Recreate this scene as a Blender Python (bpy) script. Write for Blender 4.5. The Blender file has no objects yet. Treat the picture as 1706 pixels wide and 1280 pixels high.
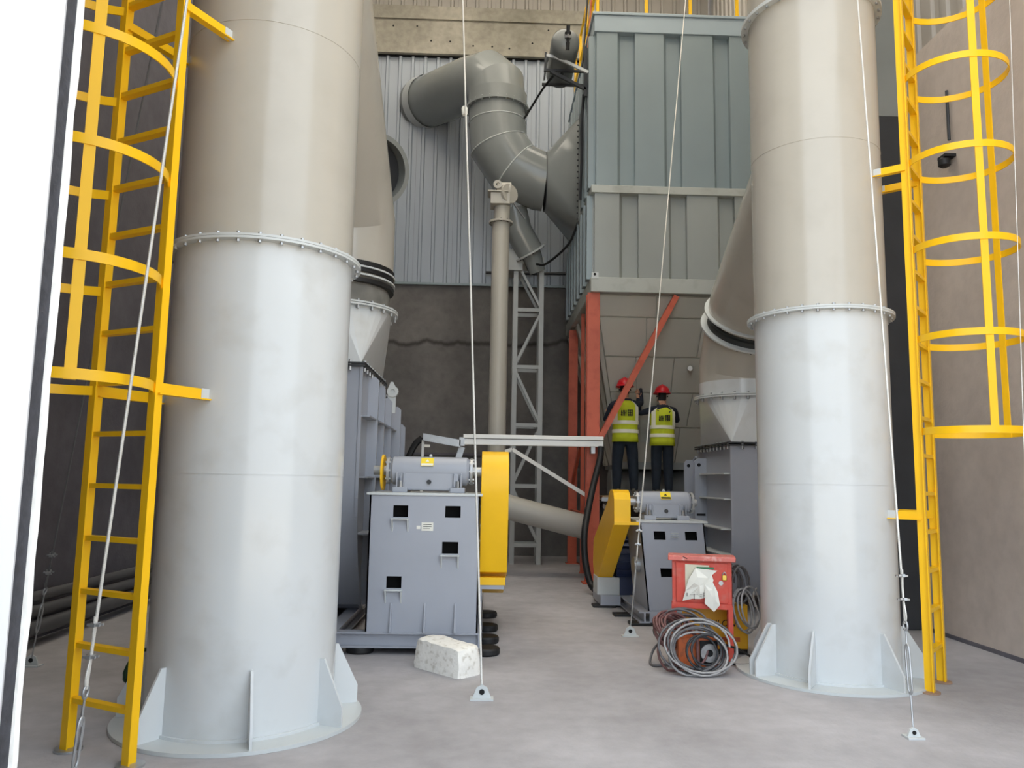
import bpy, math, random
from mathutils import Vector as V, Matrix

random.seed(7)
scn = bpy.context.scene
COL = scn.collection

# ------------------------------------------------------------------ camera
F_PX, CXP, CYP, CAM_H = 1300.0, 853.0, 640.0, 1.55
wy = V((810 - CXP, -(800 - CYP), F_PX)).normalized()
wz = V((185, 11060, 1367)); wz = (wz - wy * wz.dot(wy)).normalized()
wx = V(wy).cross(wz)
if wx.x < 0: wx = -wx
cd = bpy.data.cameras.new('camera'); cam = bpy.data.objects.new('camera', cd); COL.objects.link(cam)
cd.sensor_width = 36; cd.lens = F_PX / 1706 * 36; cd.clip_start = 0.05; cd.clip_end = 300
right = V((wx.x, wy.x, wz.x)); up = V((wx.y, wy.y, wz.y)); fwd = V((wx.z, wy.z, wz.z))
M = Matrix((right, up, -fwd)).transposed().to_4x4()
M.translation = V((0, 0, CAM_H)); cam.matrix_world = M
scn.camera = cam

# ------------------------------------------------------------------ sky, sun, exposure
w = bpy.data.worlds.new('sky'); scn.world = w; w.use_nodes = True
bg = w.node_tree.nodes['Background']
bg.inputs['Color'].default_value = (0.80, 0.90, 1.0, 1); bg.inputs['Strength'].default_value = 1.15
sd = bpy.data.lights.new('sun', 'SUN'); sd.energy = 6; sd.angle = math.radians(2); sd.color = (1, .91, .78)
sun = bpy.data.objects.new('sun', sd); COL.objects.link(sun)
sun.rotation_euler = V((-0.35, -0.30, -0.9)).to_track_quat('-Z', 'Y').to_euler(); sun.location = (10, 20, 30)
vs = scn.view_settings
vs.view_transform = 'Standard'; vs.look = 'None'; vs.gamma = 1; vs.use_curve_mapping = False
vs.exposure = 1.34

# ------------------------------------------------------------------ materials
def lin(c):
    return tuple(((x / 255) / 12.92 if x / 255 <= .04045 else ((x / 255 + .055) / 1.055) ** 2.4) for x in c) + (1,)
MATS = {}
def paint(name, rgb, rough=.45, metal=0, var=.06, scale=3, bump=0, bscale=40, coat=0, dirt=None, dirt_amt=0, stretch=None, spec=.5):
    if name in MATS: return MATS[name]
    m = bpy.data.materials.new(name); m.use_nodes = True; nt = m.node_tree; N = nt.nodes; L = nt.links
    b = N['Principled BSDF']; c = lin(rgb)
    b.inputs['Roughness'].default_value = rough; b.inputs['Metallic'].default_value = metal
    b.inputs['Coat Weight'].default_value = coat; b.inputs['Specular IOR Level'].default_value = spec
    tc = N.new('ShaderNodeTexCoord'); geo = N.new('ShaderNodeNewGeometry')
    mp = N.new('ShaderNodeMapping'); L.new(geo.outputs['Position'], mp.inputs['Vector'])
    if stretch: mp.inputs['Scale'].default_value = stretch
    nz = N.new('ShaderNodeTexNoise'); nz.inputs['Scale'].default_value = scale; nz.inputs['Detail'].default_value = 6
    L.new(mp.outputs['Vector'], nz.inputs['Vector'])
    rp = N.new('ShaderNodeValToRGB')
    rp.color_ramp.elements[0].position = .3; rp.color_ramp.elements[1].position = .7
    rp.color_ramp.elements[0].color = tuple(x * (1 - var) for x in c[:3]) + (1,)
    rp.color_ramp.elements[1].color = tuple(min(1, x * (1 + var)) for x in c[:3]) + (1,)
    L.new(nz.outputs['Fac'], rp.inputs['Fac']); out = rp.outputs['Color']
    if dirt:
        n2 = N.new('ShaderNodeTexNoise'); n2.inputs['Scale'].default_value = scale * 2.7; n2.inputs['Detail'].default_value = 8
        L.new(mp.outputs['Vector'], n2.inputs['Vector'])
        r2 = N.new('ShaderNodeValToRGB'); r2.color_ramp.elements[0].position = .52; r2.color_ramp.elements[1].position = .72
        r2.color_ramp.elements[1].color = (dirt_amt,) * 3 + (1,)
        r2.color_ramp.elements[0].color = (0, 0, 0, 1)
        L.new(n2.outputs['Fac'], r2.inputs['Fac'])
        mx = N.new('ShaderNodeMix'); mx.data_type = 'RGBA'
        L.new(r2.outputs['Color'], mx.inputs['Factor']); L.new(out, mx.inputs['A']); mx.inputs['B'].default_value = lin(dirt)
        out = mx.outputs['Result']
    L.new(out, b.inputs['Base Color'])
    if bump:
        n3 = N.new('ShaderNodeTexNoise'); n3.inputs['Scale'].default_value = bscale; n3.inputs['Detail'].default_value = 5
        L.new(geo.outputs['Position'], n3.inputs['Vector'])
        bp = N.new('ShaderNodeBump'); bp.inputs['Strength'].default_value = bump; bp.inputs['Distance'].default_value = .01
        L.new(n3.outputs['Fac'], bp.inputs['Height']); L.new(bp.outputs['Normal'], b.inputs['Normal'])
    MATS[name] = m; return m

M_TOWER = paint('tower paint', (206, 209, 210), .2, var=.03, scale=1.2, dirt=(180, 178, 172), dirt_amt=.35)
M_TOWER2 = paint('upper tower tone', (184, 179, 169), .2, var=.03, scale=1.2, dirt=(172, 166, 155), dirt_amt=.35)  # beiger, darker copy of the tower colour for upper shells and branch ducts
M_FAN = paint('fan paint', (160, 164, 174), .33, var=.03)
M_FLANGE = paint('flange paint', (198, 202, 202), .4, var=.04)
M_FILTER = paint('filter paint', (136, 149, 153), .3, var=.04, scale=1)
M_BAND = paint('filter band paint', (176, 180, 175), .4, var=.05, scale=1.5, dirt=(120, 115, 105), dirt_amt=.3)
M_FASCIA = paint('filter fascia paint', (160, 174, 182), .38, var=.04, scale=1)
M_HOPPER = paint('hopper paint', (178, 176, 166), .5, var=.05, scale=1.5)
M_DUCT = paint('duct paint', (140, 144, 143), .2, var=.04, scale=1.4)
M_PIPE = paint('beige pipe paint', (182, 178, 168), .4, var=.04, scale=1.4)
M_YEL = paint('safety yellow paint', (246, 192, 22), .36, var=.04, scale=3, spec=.35)
M_YELD = paint('belt guard side paint', (228, 172, 14), .42, var=.06, scale=3, dirt=(150, 120, 50), dirt_amt=.3)
M_RED = paint('red oxide primer', (194, 92, 66), .5, var=.08, scale=2.5, dirt=(150, 52, 38), dirt_amt=.4)
M_CAB = paint('cabinet red', (206, 74, 58), .5, var=.06, scale=5, dirt=(190, 130, 118), dirt_amt=.35)
M_STEEL = paint('galvanised steel', (176, 178, 180), .38, metal=.7, var=.08, scale=12)
M_TRUSS = paint('lattice steel paint', (172, 174, 172), .45, var=.05)
M_TRAY = paint('tray white', (244, 244, 240), .35, var=.03)
M_BLACK = paint('black rubber', (22, 22, 24), .55, var=.1)
M_DARK = paint('dark steel', (48, 50, 54), .5, var=.1)
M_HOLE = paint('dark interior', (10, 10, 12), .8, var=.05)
M_WHITE = paint('white panel skin', (182, 183, 188), .5, var=.01)
M_CHAR = paint('charcoal core', (58, 59, 66), .8, var=.25, scale=30, bump=.5)
M_CHALK = paint('jamb edge white', (240, 240, 240), .7, var=.05, scale=20, bump=.4)
M_ROPE = paint('wire rope', (214, 212, 206), .4, metal=.3, var=.1, scale=150)
M_ROPED = paint('dark wire rope', (120, 120, 122), .5, metal=.3, var=.1, scale=150)  # darker copy of the wire rope, for the wire behind the left ladder
M_STONE = paint('pale block', (244, 241, 234), .9, var=.04, scale=8, bump=.6, bscale=25, dirt=(170, 160, 140), dirt_amt=.6)
M_CAB1 = paint('grey cable', (92, 90, 92), .5, var=.2, scale=25)
M_CAB2 = paint('brown cable', (112, 76, 74), .5, var=.2, scale=25)
M_CAB3 = paint('silver cable', (150, 148, 148), .45, var=.2, scale=25)
M_ORANGE = paint('orange case', (186, 92, 44), .5, var=.12, scale=9, dirt=(90, 50, 30), dirt_amt=.5)
M_WELD = paint('welder yellow', (214, 158, 30), .45, var=.06, scale=6)
M_PAPER = paint('paper', (232, 230, 220), .8, var=.03, scale=10)
M_PAPER2 = paint('stained paper', (214, 208, 186), .8, var=.1, scale=10)
M_FOOT = paint('rusty plate', (150, 122, 100), .7, var=.15, scale=20)
M_GREEN = paint('green clip', (30, 110, 70), .5)
M_GHOSE = paint('dark green hose', (28, 62, 40), .5)
M_BRASS = paint('brass', (212, 180, 90), .35, metal=.8)
M_INK = paint('ink', (24, 20, 18), .7)
M_NAVY = paint('navy motor', (42, 52, 84), .45)
M_TANK = paint('tank paint', (112, 116, 116), .32)
M_VEST = paint('hi-vis yellow', (196, 206, 36), .75, var=.1, scale=9, bump=.5, bscale=14)
M_REFL = paint('reflective tape', (236, 234, 214), .5, var=.03)
M_HELM = paint('red helmet', (200, 28, 40), .3)
M_CLOTH = paint('navy workwear', (26, 32, 46), .85, var=.2, scale=8, bump=.6, bscale=16)
M_TROU = paint('dark trousers', (24, 34, 46), .85, var=.2, scale=8, bump=.6, bscale=16)
M_SKIN = paint('skin', (196, 146, 118), .55)
M_SHOE = paint('camo shoes', (110, 108, 98), .8, var=.5, scale=60)
M_HAIR = paint('black hair', (18, 16, 15), .7)
M_STICK = paint('sticker yellow', (244, 214, 40), .5)
M_CLAD = paint('cladding', (164, 172, 182), .26, var=.05, scale=.8, stretch=(1, 1, .2))
M_CLADR = paint('upper cladding', (172, 166, 158), .4, var=.05, scale=.8)
M_ROOF = paint('roof sheet', (170, 168, 162), .6)
M_PLANK = paint('plank', (150, 126, 96), .8, var=.2, scale=4, stretch=(1, 9, 9))
M_GROUND = paint('sunlit yard', (190, 178, 158), .9, var=.08, scale=1)
M_CHCOL = paint('dark column tone', (52, 53, 56), .6, var=.15, scale=3)
M_PIPEB = paint('grey conduit', (86, 86, 88), .5)

def concrete(name, rgb, dark, crack=None, blotch=.55, bump=.35, rough=.85):
    m = bpy.data.materials.new(name); m.use_nodes = True; nt = m.node_tree; N = nt.nodes; L = nt.links
    b = N['Principled BSDF']; b.inputs['Roughness'].default_value = rough
    geo = N.new('ShaderNodeNewGeometry'); P = geo.outputs['Position']
    n1 = N.new('ShaderNodeTexNoise'); n1.inputs['Scale'].default_value = .6; n1.inputs['Detail'].default_value = 9; n1.inputs['Roughness'].default_value = .62
    L.new(P, n1.inputs['Vector'])
    r1 = N.new('ShaderNodeValToRGB'); r1.color_ramp.elements[0].position = .35; r1.color_ramp.elements[1].position = .68
    r1.color_ramp.elements[0].color = lin(dark); r1.color_ramp.elements[1].color = lin(rgb)
    L.new(n1.outputs['Fac'], r1.inputs['Fac'])
    n2 = N.new('ShaderNodeTexNoise'); n2.inputs['Scale'].default_value = 7; n2.inputs['Detail'].default_value = 8
    L.new(P, n2.inputs['Vector'])
    mx = N.new('ShaderNodeMix'); mx.data_type = 'RGBA'; mx.blend_type = 'MULTIPLY'; mx.inputs['Factor'].default_value = blotch
    r2 = N.new('ShaderNodeValToRGB'); r2.color_ramp.elements[0].position = .3; r2.color_ramp.elements[0].color = (.55, .55, .55, 1)
    r2.color_ramp.elements[1].position = .62; r2.color_ramp.elements[1].color = (1, 1, 1, 1)
    L.new(n2.outputs['Fac'], r2.inputs['Fac']); L.new(r1.outputs['Color'], mx.inputs['A']); L.new(r2.outputs['Color'], mx.inputs['B'])
    out = mx.outputs['Result']
    if crack:
        z0, amp = crack
        sp = N.new('ShaderNodeSeparateXYZ'); L.new(P, sp.inputs[0])
        cx = N.new('ShaderNodeCombineXYZ'); L.new(sp.outputs['X'], cx.inputs['X'])
        n3 = N.new('ShaderNodeTexNoise'); n3.inputs['Scale'].default_value = .9; n3.inputs['Detail'].default_value = 7
        L.new(cx.outputs[0], n3.inputs['Vector'])
        a = N.new('ShaderNodeMath'); a.operation = 'MULTIPLY_ADD'; L.new(n3.outputs['Fac'], a.inputs[0]); a.inputs[1].default_value = amp; a.inputs[2].default_value = z0 - amp / 2
        s = N.new('ShaderNodeMath'); s.operation = 'SUBTRACT'; L.new(sp.outputs['Z'], s.inputs[0]); L.new(a.outputs[0], s.inputs[1])
        ab = N.new('ShaderNodeMath'); ab.operation = 'ABSOLUTE'; L.new(s.outputs[0], ab.inputs[0])
        r3 = N.new('ShaderNodeValToRGB'); r3.color_ramp.elements[0].position = .012; r3.color_ramp.elements[0].color = (.35, .34, .33, 1)
        r3.color_ramp.elements[1].position = .075; r3.color_ramp.elements[1].color = (1, 1, 1, 1)
        L.new(ab.outputs[0], r3.inputs['Fac'])
        m2 = N.new('ShaderNodeMix'); m2.data_type = 'RGBA'; m2.blend_type = 'MULTIPLY'; m2.inputs['Factor'].default_value = 1
        L.new(out, m2.inputs['A']); L.new(r3.outputs['Color'], m2.inputs['B']); out = m2.outputs['Result']
    L.new(out, b.inputs['Base Color'])
    n4 = N.new('ShaderNodeTexNoise'); n4.inputs['Scale'].default_value = 30; n4.inputs['Detail'].default_value = 6; L.new(P, n4.inputs['Vector'])
    bp = N.new('ShaderNodeBump'); bp.inputs['Strength'].default_value = bump; bp.inputs['Distance'].default_value = .01
    L.new(n4.outputs['Fac'], bp.inputs['Height']); L.new(bp.outputs['Normal'], b.inputs['Normal'])
    return m
M_FLOOR = concrete('concrete floor', (186, 183, 186), (152, 149, 151), blotch=.25, rough=.7)
M_CWALL = concrete('concrete back wall', (128, 124, 120), (98, 95, 94), crack=(4.45, .75), blotch=.35)
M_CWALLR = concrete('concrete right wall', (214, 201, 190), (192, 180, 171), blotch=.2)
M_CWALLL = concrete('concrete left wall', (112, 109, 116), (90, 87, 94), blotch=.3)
M_BEAM = concrete('concrete beam', (186, 180, 166), (150, 145, 132), blotch=.5)

# ------------------------------------------------------------------ mesh helpers
class MB:
    def __init__(s): s.v = []; s.f = []
    def add(s, vs, fs):
        o = len(s.v); s.v += [V(p) for p in vs]; s.f += [tuple(i + o for i in f) for f in fs]; return s
    def hexa(s, p):
        return s.add(p, [(0, 3, 2, 1), (4, 5, 6, 7), (0, 1, 5, 4), (1, 2, 6, 5), (2, 3, 7, 6), (3, 0, 4, 7)])
    def box(s, x0, x1, y0, y1, z0, z1):
        return s.hexa([(x0, y0, z0), (x1, y0, z0), (x1, y1, z0), (x0, y1, z0), (x0, y0, z1), (x1, y0, z1), (x1, y1, z1), (x0, y1, z1)])
    def bar(s, a, b, wd, th, ref=(0, 0, 1)):
        """rectangular bar from a to b, width along ref-ish side direction"""
        a = V(a); b = V(b); d = (b - a).normalized(); r = V(ref)
        if abs(d.dot(r)) > .98: r = V((0, 1, 0)) if abs(d.y) < .9 else V((1, 0, 0))
        sx = d.cross(r).normalized(); sy = sx.cross(d)
        h = [(-wd / 2, -th / 2), (wd / 2, -th / 2), (wd / 2, th / 2), (-wd / 2, th / 2)]
        return s.hexa([a + sx * u + sy * v for u, v in h] + [b + sx * u + sy * v for u, v in h])
    def obar(s, a, b, side, wd, th):
        """bar with explicit side direction (width along side)"""
        a = V(a); b = V(b); d = (b - a).normalized(); sx = V(side); sx = (sx - d * sx.dot(d)).normalized(); sy = sx.cross(d)
        h = [(-wd / 2, -th / 2), (wd / 2, -th / 2), (wd / 2, th / 2), (-wd / 2, th / 2)]
        return s.hexa([a + sx * u + sy * v for u, v in h] + [b + sx * u + sy * v for u, v in h])
    def rings(s, rs, caps=(True, True), closed=False):
        n = len(rs[0]); vs = [p for r in rs for p in r]; fs = []
        m = len(rs)
        for i in range(m if closed else m - 1):
            a = i * n; b = ((i + 1) % m) * n
            for j in range(n):
                fs.append((a + j, a + (j + 1) % n, b + (j + 1) % n, b + j))
        if not closed:
            if caps[0]: fs.append(tuple(reversed(range(n))))
            if caps[1]: fs.append(tuple(range((m - 1) * n, m * n)))
        return s.add(vs, fs)
    def cyl(s, a, b, r0, r1=None, n=32, caps=(True, True)):
        r1 = r0 if r1 is None else r1
        a = V(a); b = V(b); x, y = frame((b - a).normalized())
        return s.rings([[c + (x * math.cos(t) + y * math.sin(t)) * r for t in ang(n)] for c, r in ((a, r0), (b, r1))], caps)
    def lathe(s, c, axis, prof, n=48, caps=(True, True)):
        """prof: list of (radius, distance along axis)"""
        c = V(c); ax = V(axis).normalized(); x, y = frame(ax)
        return s.rings([[c + ax * h + (x * math.cos(t) + y * math.sin(t)) * r for t in ang(n)] for r, h in prof], caps)
    def mitre(s, pts, r, n=40, caps=(True, True)):
        pts = [V(p) for p in pts]; ds = [(pts[i + 1] - pts[i]).normalized() for i in range(len(pts) - 1)]
        x, y = frame(ds[0]); ring = [pts[0] + (x * math.cos(t) + y * math.sin(t)) * r for t in ang(n)]; rs = [ring]
        for i, d in enumerate(ds):
            nn = (d + ds[i + 1]).normalized() if i + 1 < len(ds) else d
            ring = [p + d * ((pts[i + 1] - p).dot(nn) / d.dot(nn)) for p in ring]; rs.append(ring)
        s.last = rs
        return s.rings(rs, caps)
    def tube(s, pts, r, n=8, closed=False):
        pts = [V(p) for p in pts]; rs = []; prev = None; m = len(pts)
        for i, p in enumerate(pts):
            if closed: d = pts[(i + 1) % m] - pts[i - 1]
            else: d = pts[min(i + 1, m - 1)] - pts[max(i - 1, 0)]
            d.normalize()
            if prev is None: x, _ = frame(d)
            else: x = (prev - d * prev.dot(d)).normalized()
            prev = x; y = d.cross(x)
            rs.append([p + (x * math.cos(t) + y * math.sin(t)) * r for t in ang(n)])
        return s.rings(rs, closed=closed)
    def prism(s, poly, o, ex, ey, ez, t):
        """polygon (u,v) in plane o+ex*u+ey*v, thickness t along ez"""
        o = V(o); ex = V(ex); ey = V(ey); ez = V(ez); n = len(poly)
        a = [o + ex * u + ey * v for u, v in poly]; b = [p + ez * t for p in a]
        return s.add(a + b, [tuple(reversed(range(n))), tuple(range(n, 2 * n))] + [(i, (i + 1) % n, n + (i + 1) % n, n + i) for i in range(n)])
    def ring(s, c, axis, r0, r1, t, n=48):
        """flat annulus r0..r1, thickness t along axis"""
        c = V(c); ax = V(axis).normalized(); x, y = frame(ax)
        def rg(r, h): return [c + ax * h + (x * math.cos(q) + y * math.sin(q)) * r for q in ang(n)]
        return s.rings([rg(r0, 0), rg(r1, 0), rg(r1, t), rg(r0, t)], closed=True)
def frame(d):
    d = V(d); r = V((0, 0, 1)) if abs(d.z) < .9 else V((1, 0, 0))
    x = r.cross(d).normalized(); return x, d.cross(x)
def ang(n): return [2 * math.pi * i / n for i in range(n)]
def sph(c, r, n=12, m=8, sc=(1, 1, 1)):
    b = MB(); c = V(c); rs = []
    for i in range(1, m):
        t = math.pi * i / m
        rs.append([c + V((math.sin(t) * math.cos(q) * r * sc[0], math.sin(t) * math.sin(q) * r * sc[1], -math.cos(t) * r * sc[2])) for q in ang(n)])
    return b.rings(rs)

def thing(name, loc, label, cat, group=None, kind=None):
    o = bpy.data.objects.new(name, None); COL.objects.link(o); o.location = loc; o.empty_display_size = .1
    if kind: o['kind'] = kind
    else: o['label'] = label; o['category'] = cat
    if group: o['group'] = group
    return o
def root_loc(o):
    l = V((0, 0, 0))
    while o: l += o.location; o = o.parent
    return l
def mesh_of(name, mb, off, mat, smooth=35):
    me = bpy.data.meshes.new(name); me.from_pydata([p - off for p in mb.v], [], mb.f); me.validate()
    import bmesh
    bm = bmesh.new(); bm.from_mesh(me); bmesh.ops.recalc_face_normals(bm, faces=bm.faces); bm.to_mesh(me); bm.free()
    if smooth:
        me.shade_smooth(); me.set_sharp_from_angle(angle=math.radians(smooth))
    if mat: me.materials.append(mat)
    return me
def part(name, mb, mat, parent, label=None, bevel=0, smooth=35, kind=None):
    o = bpy.data.objects.new(name, mesh_of(name, mb, root_loc(parent), mat, smooth)); COL.objects.link(o); o.parent = parent
    if label: o['label'] = label
    if kind: o['kind'] = kind
    if bevel:
        b = o.modifiers.new('bevel', 'BEVEL'); b.width = bevel; b.segments = 2; b.limit_method = 'ANGLE'
    return o
def solo(name, mb, mat, loc, label, cat, group=None, bevel=0, kind=None, smooth=35):
    o = bpy.data.objects.new(name, mesh_of(name, mb, V(loc), mat, smooth)); COL.objects.link(o); o.location = loc
    if kind: o['kind'] = kind
    if label: o['label'] = label
    if cat: o['category'] = cat
    if group: o['group'] = group
    if bevel:
        b = o.modifiers.new('bevel', 'BEVEL'); b.width = bevel; b.segments = 2; b.limit_method = 'ANGLE'
    return o
def struct(name, mb, mat, **k): return solo(name, mb, mat, (0, 0, 0), None, None, kind='structure', **k)
BOLT = {}
def bolts(parent, pts, axis, r=.014, h=.022, mat=None):
    mat = mat or M_STEEL; ax = V(axis).normalized(); key = (round(r, 4), round(h, 4), mat.name)
    if key not in BOLT:
        BOLT[key] = mesh_of('bolt', MB().cyl((0, 0, 0), (0, 0, h), r, n=6), V((0, 0, 0)), mat, 0)
    off = root_loc(parent); q = ax.to_track_quat('Z', 'Y').to_euler()
    for p in pts:
        o = bpy.data.objects.new('bolt', BOLT[key]); COL.objects.link(o); o.parent = parent
        o.location = V(p) - off; o.rotation_euler = q
def circ(c, axis, r, n, a0=0):
    c = V(c); x, y = frame(V(axis).normalized())
    return [c + (x * math.cos(t + a0) + y * math.sin(t + a0)) * r for t in ang(n)]

# ------------------------------------------------------------------ the setting
XL, XR, YB, ZR, YF = -4.2, 4.85, 16.5, 13.6, 2.0
fl = struct('floor', MB().box(XL - .2, XR + .2, YF - .06, YB + .2, -.2, 0), M_FLOOR)
struct('ground_outside', MB().box(-40, 40, -45, YF - .06, -.25, -.02), M_GROUND)
wl = struct('wall_left', MB().box(XL - .25, XL, YF, YB + .25, 0, ZR), M_CWALLL)
wb = struct('wall_back', MB().box(XL, XR, YB, YB + .25, 0, ZR), M_CWALL)
struct('trim_1', MB().box(XL, XR, YB - .16, YB, 10.93, 12.03).box(XL, XR, YB - .20, YB - .16, 11.72, 12.03), M_BEAM)
bh = []
for k in range(16):
    bh.append((-2.6 + k * .42 + random.uniform(-.1, .1), YB - .155, 11.1 + random.choice((0, .12, .45)) + random.uniform(0, .06)))
beam = bpy.data.objects['trim_1']
for i, p in enumerate(bh):
    part('formwork_hole', MB().cyl(V(p) - V((0, .006, 0)), V(p) + V((0, .02, 0)), .022, n=8), M_HOLE, beam)
def cladding(parent, x0, x1, z0, z1, y, mat, pitch=.28, rib=.05, depth=.05, per=3):
    wsh = pitch * per; x = x0
    while x < x1 - .01:
        xe = min(x + wsh, x1); prof = [(x, 0)]; q = x
        while q + pitch <= xe + 1e-4:
            c = q + pitch / 2
            prof += [(c - rib / 2 - .02, 0), (c - rib / 2, depth), (c + rib / 2, depth), (c + rib / 2 + .02, 0)]; q += pitch
        prof.append((xe - .004, 0)); n = len(prof)
        vs = [(a, y - .015 - d, z0) for a, d in prof] + [(a, y - .015 - d, z1) for a, d in prof]
        part('cladding_sheet', MB().add(vs, [(i, i + 1, n + i + 1, n + i) for i in range(n - 1)]), mat, parent, smooth=0)
        x = xe
cladding(wb, XL, XR, 5.72, 10.93, YB, M_CLAD)
cladding(wb, XL, XR, 12.03, ZR, YB, M_CLADR)
part('cladding_girt', MB().box(XL, XR, YB - .07, YB - .02, 5.70, 5.75), M_FILTER, wb)
part('eave_joint', MB().box(XL, XR, YB - .07, YB, 10.90, 10.93), M_HOLE, wb)
part('ledge', MB().box(XL, .2, YB - .05, YB, 2.05, 2.10), M_CWALLL, wb)
wr = struct('wall_right', MB().box(XR, XR + .25, YF, YB + .25, 0, 6.5).box(XR + .06, XR + .25, YF, YB + .25, 6.5, ZR), M_CWALLR)
y = YF
while y < YB - .2:
    ye = min(y + .84, YB); prof = [(y, 0)]; q = y
    while q + .28 <= ye + 1e-4:
        c = q + .14; prof += [(c - .055, 0), (c - .035, .035), (c + .035, .035), (c + .055, 0)]; q += .28
    prof.append((ye - .004, 0)); n = len(prof)
    part('cladding_sheet', MB().add([(XR + .04 - d, a, 6.5) for a, d in prof] + [(XR + .04 - d, a, ZR) for a, d in prof], [(i, i + 1, n + i + 1, n + i) for i in range(n - 1)]), M_CLADR, wr, smooth=0)
    y = ye
part('wall_foot_strip', MB().box(XR - .012, XR, YF, YB, 0, .04), M_CWALLL, wr)  # darker strip standing for the dirt line at the wall foot
M_FILL = bpy.data.materials.new('translucent fill skylight'); M_FILL.use_nodes = True  # added skylight sheets, out of view overhead, to brighten the dark interior
_n = M_FILL.node_tree.nodes; _l = M_FILL.node_tree.links; _n.remove(_n['Principled BSDF'])
_t = _n.new('ShaderNodeBsdfTranslucent'); _d = _n.new('ShaderNodeBsdfDiffuse'); _m = _n.new('ShaderNodeMixShader'); _m.inputs[0].default_value = .15
_t.inputs['Color'].default_value = (.86, .80, .70, 1); _d.inputs['Color'].default_value = (.8, .78, .72, 1)
_l.new(_t.outputs[0], _m.inputs[1]); _l.new(_d.outputs[0], _m.inputs[2]); _l.new(_m.outputs[0], _n['Material Output'].inputs['Surface'])
cm = MB(); sky_y = [(2.6, 4.6), (5.8, 7.8), (9.0, 11.0), (12.2, 14.2)]; edge = YF - .06
for y0, y1 in sky_y: cm.box(XL - .3, XR + .3, edge, y0, ZR, ZR + .15); edge = y1
cm.box(XL - .3, XR + .3, edge, YB + .3, ZR, ZR + .15)
ce = struct('ceiling', cm, M_ROOF)
for y0, y1 in sky_y:
    part('fill_skylight', MB().add([(XL - .3, y0, ZR + .12), (XR + .3, y0, ZR + .12), (XR + .3, y1, ZR + .12), (XL - .3, y1, ZR + .12)], [(0, 1, 2, 3)]), M_FILL, ce, smooth=0)
for i, yy in enumerate((5.2, 8.4, 11.6, 14.9)):
    struct('trim_%d' % (i + 2), MB().box(XL, XR, yy - .09, yy + .09, ZR - .32, ZR - .28).box(XL, XR, yy - .012, yy + .012, ZR - .28, ZR - .04).box(XL, XR, yy - .09, yy + .09, ZR - .04, ZR), M_TRUSS)
# front wall of sandwich panel with a wide open gateway
JX = -1.155
wf = struct('wall_front', MB().box(-8, JX - .0, YF - .006, YF, -.02, ZR).box(JX, 4.75, YF - .006, YF, 11.6, ZR).box(4.75, 8, YF - .006, YF, -.02, ZR), M_WHITE)
part('panel_core', MB().box(-8, JX - .004, YF, YF + .055, -.02, ZR).box(JX, 4.75, YF, YF + .04, 11.62, ZR).box(4.76, 8, YF, YF + .04, -.02, ZR), M_CHAR, wf)
jb = MB(); zs = [i * .12 for i in range(64)]; rnd = random.Random(3)
rs = []
for z in zs:
    e = rnd.uniform(-.003, .004)
    rs.append([V((JX - .03, YF + .055, z)), V((JX + .004 + e, YF + .055, z)), V((JX + .004 + e, YF + .078, z)), V((JX - .03, YF + .078, z))])
part('edge_trim', jb.rings(rs), M_CHALK, wf, smooth=0)
# column on the right wall, coloured charcoal so this strip reads dark
tCo = thing('wall_column', (4.6, 8.9, 0), 'dark charcoal column with pale grey head behind the right yellow ladder', 'column')
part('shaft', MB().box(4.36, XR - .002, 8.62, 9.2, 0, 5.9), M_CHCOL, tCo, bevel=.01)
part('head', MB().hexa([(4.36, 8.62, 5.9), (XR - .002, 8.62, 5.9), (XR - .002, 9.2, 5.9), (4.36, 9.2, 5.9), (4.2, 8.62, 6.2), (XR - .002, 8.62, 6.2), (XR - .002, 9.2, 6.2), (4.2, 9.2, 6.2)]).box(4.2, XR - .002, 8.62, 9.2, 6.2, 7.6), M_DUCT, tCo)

# ------------------------------------------------------------------ the two chimney stacks
def stack(loc, r, fr, zfl, label, gusset_a, zfl2, band_label):
    cx, cy = loc; t = thing('chimney_stack', (cx, cy, 0), label, 'chimney', 'chimney stacks')
    s1 = part('lower_shell', MB().lathe((cx, cy, 0), (0, 0, 1), [(r, .02), (r, zfl)], 96, (False, False)), M_TOWER, t)
    part('weld_seam', MB().ring((cx, cy, 1.56), (0, 0, 1), r - .005, r + .0025, .006, 96), M_TOWER, s1)
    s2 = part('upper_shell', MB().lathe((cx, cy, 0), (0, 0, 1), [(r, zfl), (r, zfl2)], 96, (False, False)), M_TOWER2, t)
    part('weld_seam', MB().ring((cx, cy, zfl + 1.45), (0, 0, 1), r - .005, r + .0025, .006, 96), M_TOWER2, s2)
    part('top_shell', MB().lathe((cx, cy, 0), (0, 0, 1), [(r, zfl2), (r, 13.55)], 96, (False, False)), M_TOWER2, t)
    for zf in (zfl, zfl2):
        f = part('flange', MB().ring((cx, cy, zf - .016), (0, 0, 1), r - .01, r + .062, .015, 96).ring((cx, cy, zf + .001), (0, 0, 1), r - .01, r + .062, .015, 96), M_FLANGE, t)
        bolts(f, circ((cx, cy, zf - .034), (0, 0, 1), r + .036, 30), (0, 0, 1), .012, .064)
    b = part('base_plate', MB().ring((cx, cy, 0.001), (0, 0, 1), r - .06, fr, .022, 96), M_FLANGE, t)
    part('base_weld', MB().ring((cx, cy, .02), (0, 0, 1), r - .01, r + .018, .02, 96), M_TOWER, b)
    for a in gusset_a:
        d = V((math.cos(a), math.sin(a), 0)); s = V((-d.y, d.x, 0))
        wd = fr - r - .01
        part('gusset', MB().prism([(0, .02), (wd, .02), (wd, .14), (.035, .42), (0, .42)], V((cx, cy, 0)) + d * (r - .004) - s * .008, d, (0, 0, 1), s, .016), M_TOWER, t)
    return t
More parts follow.
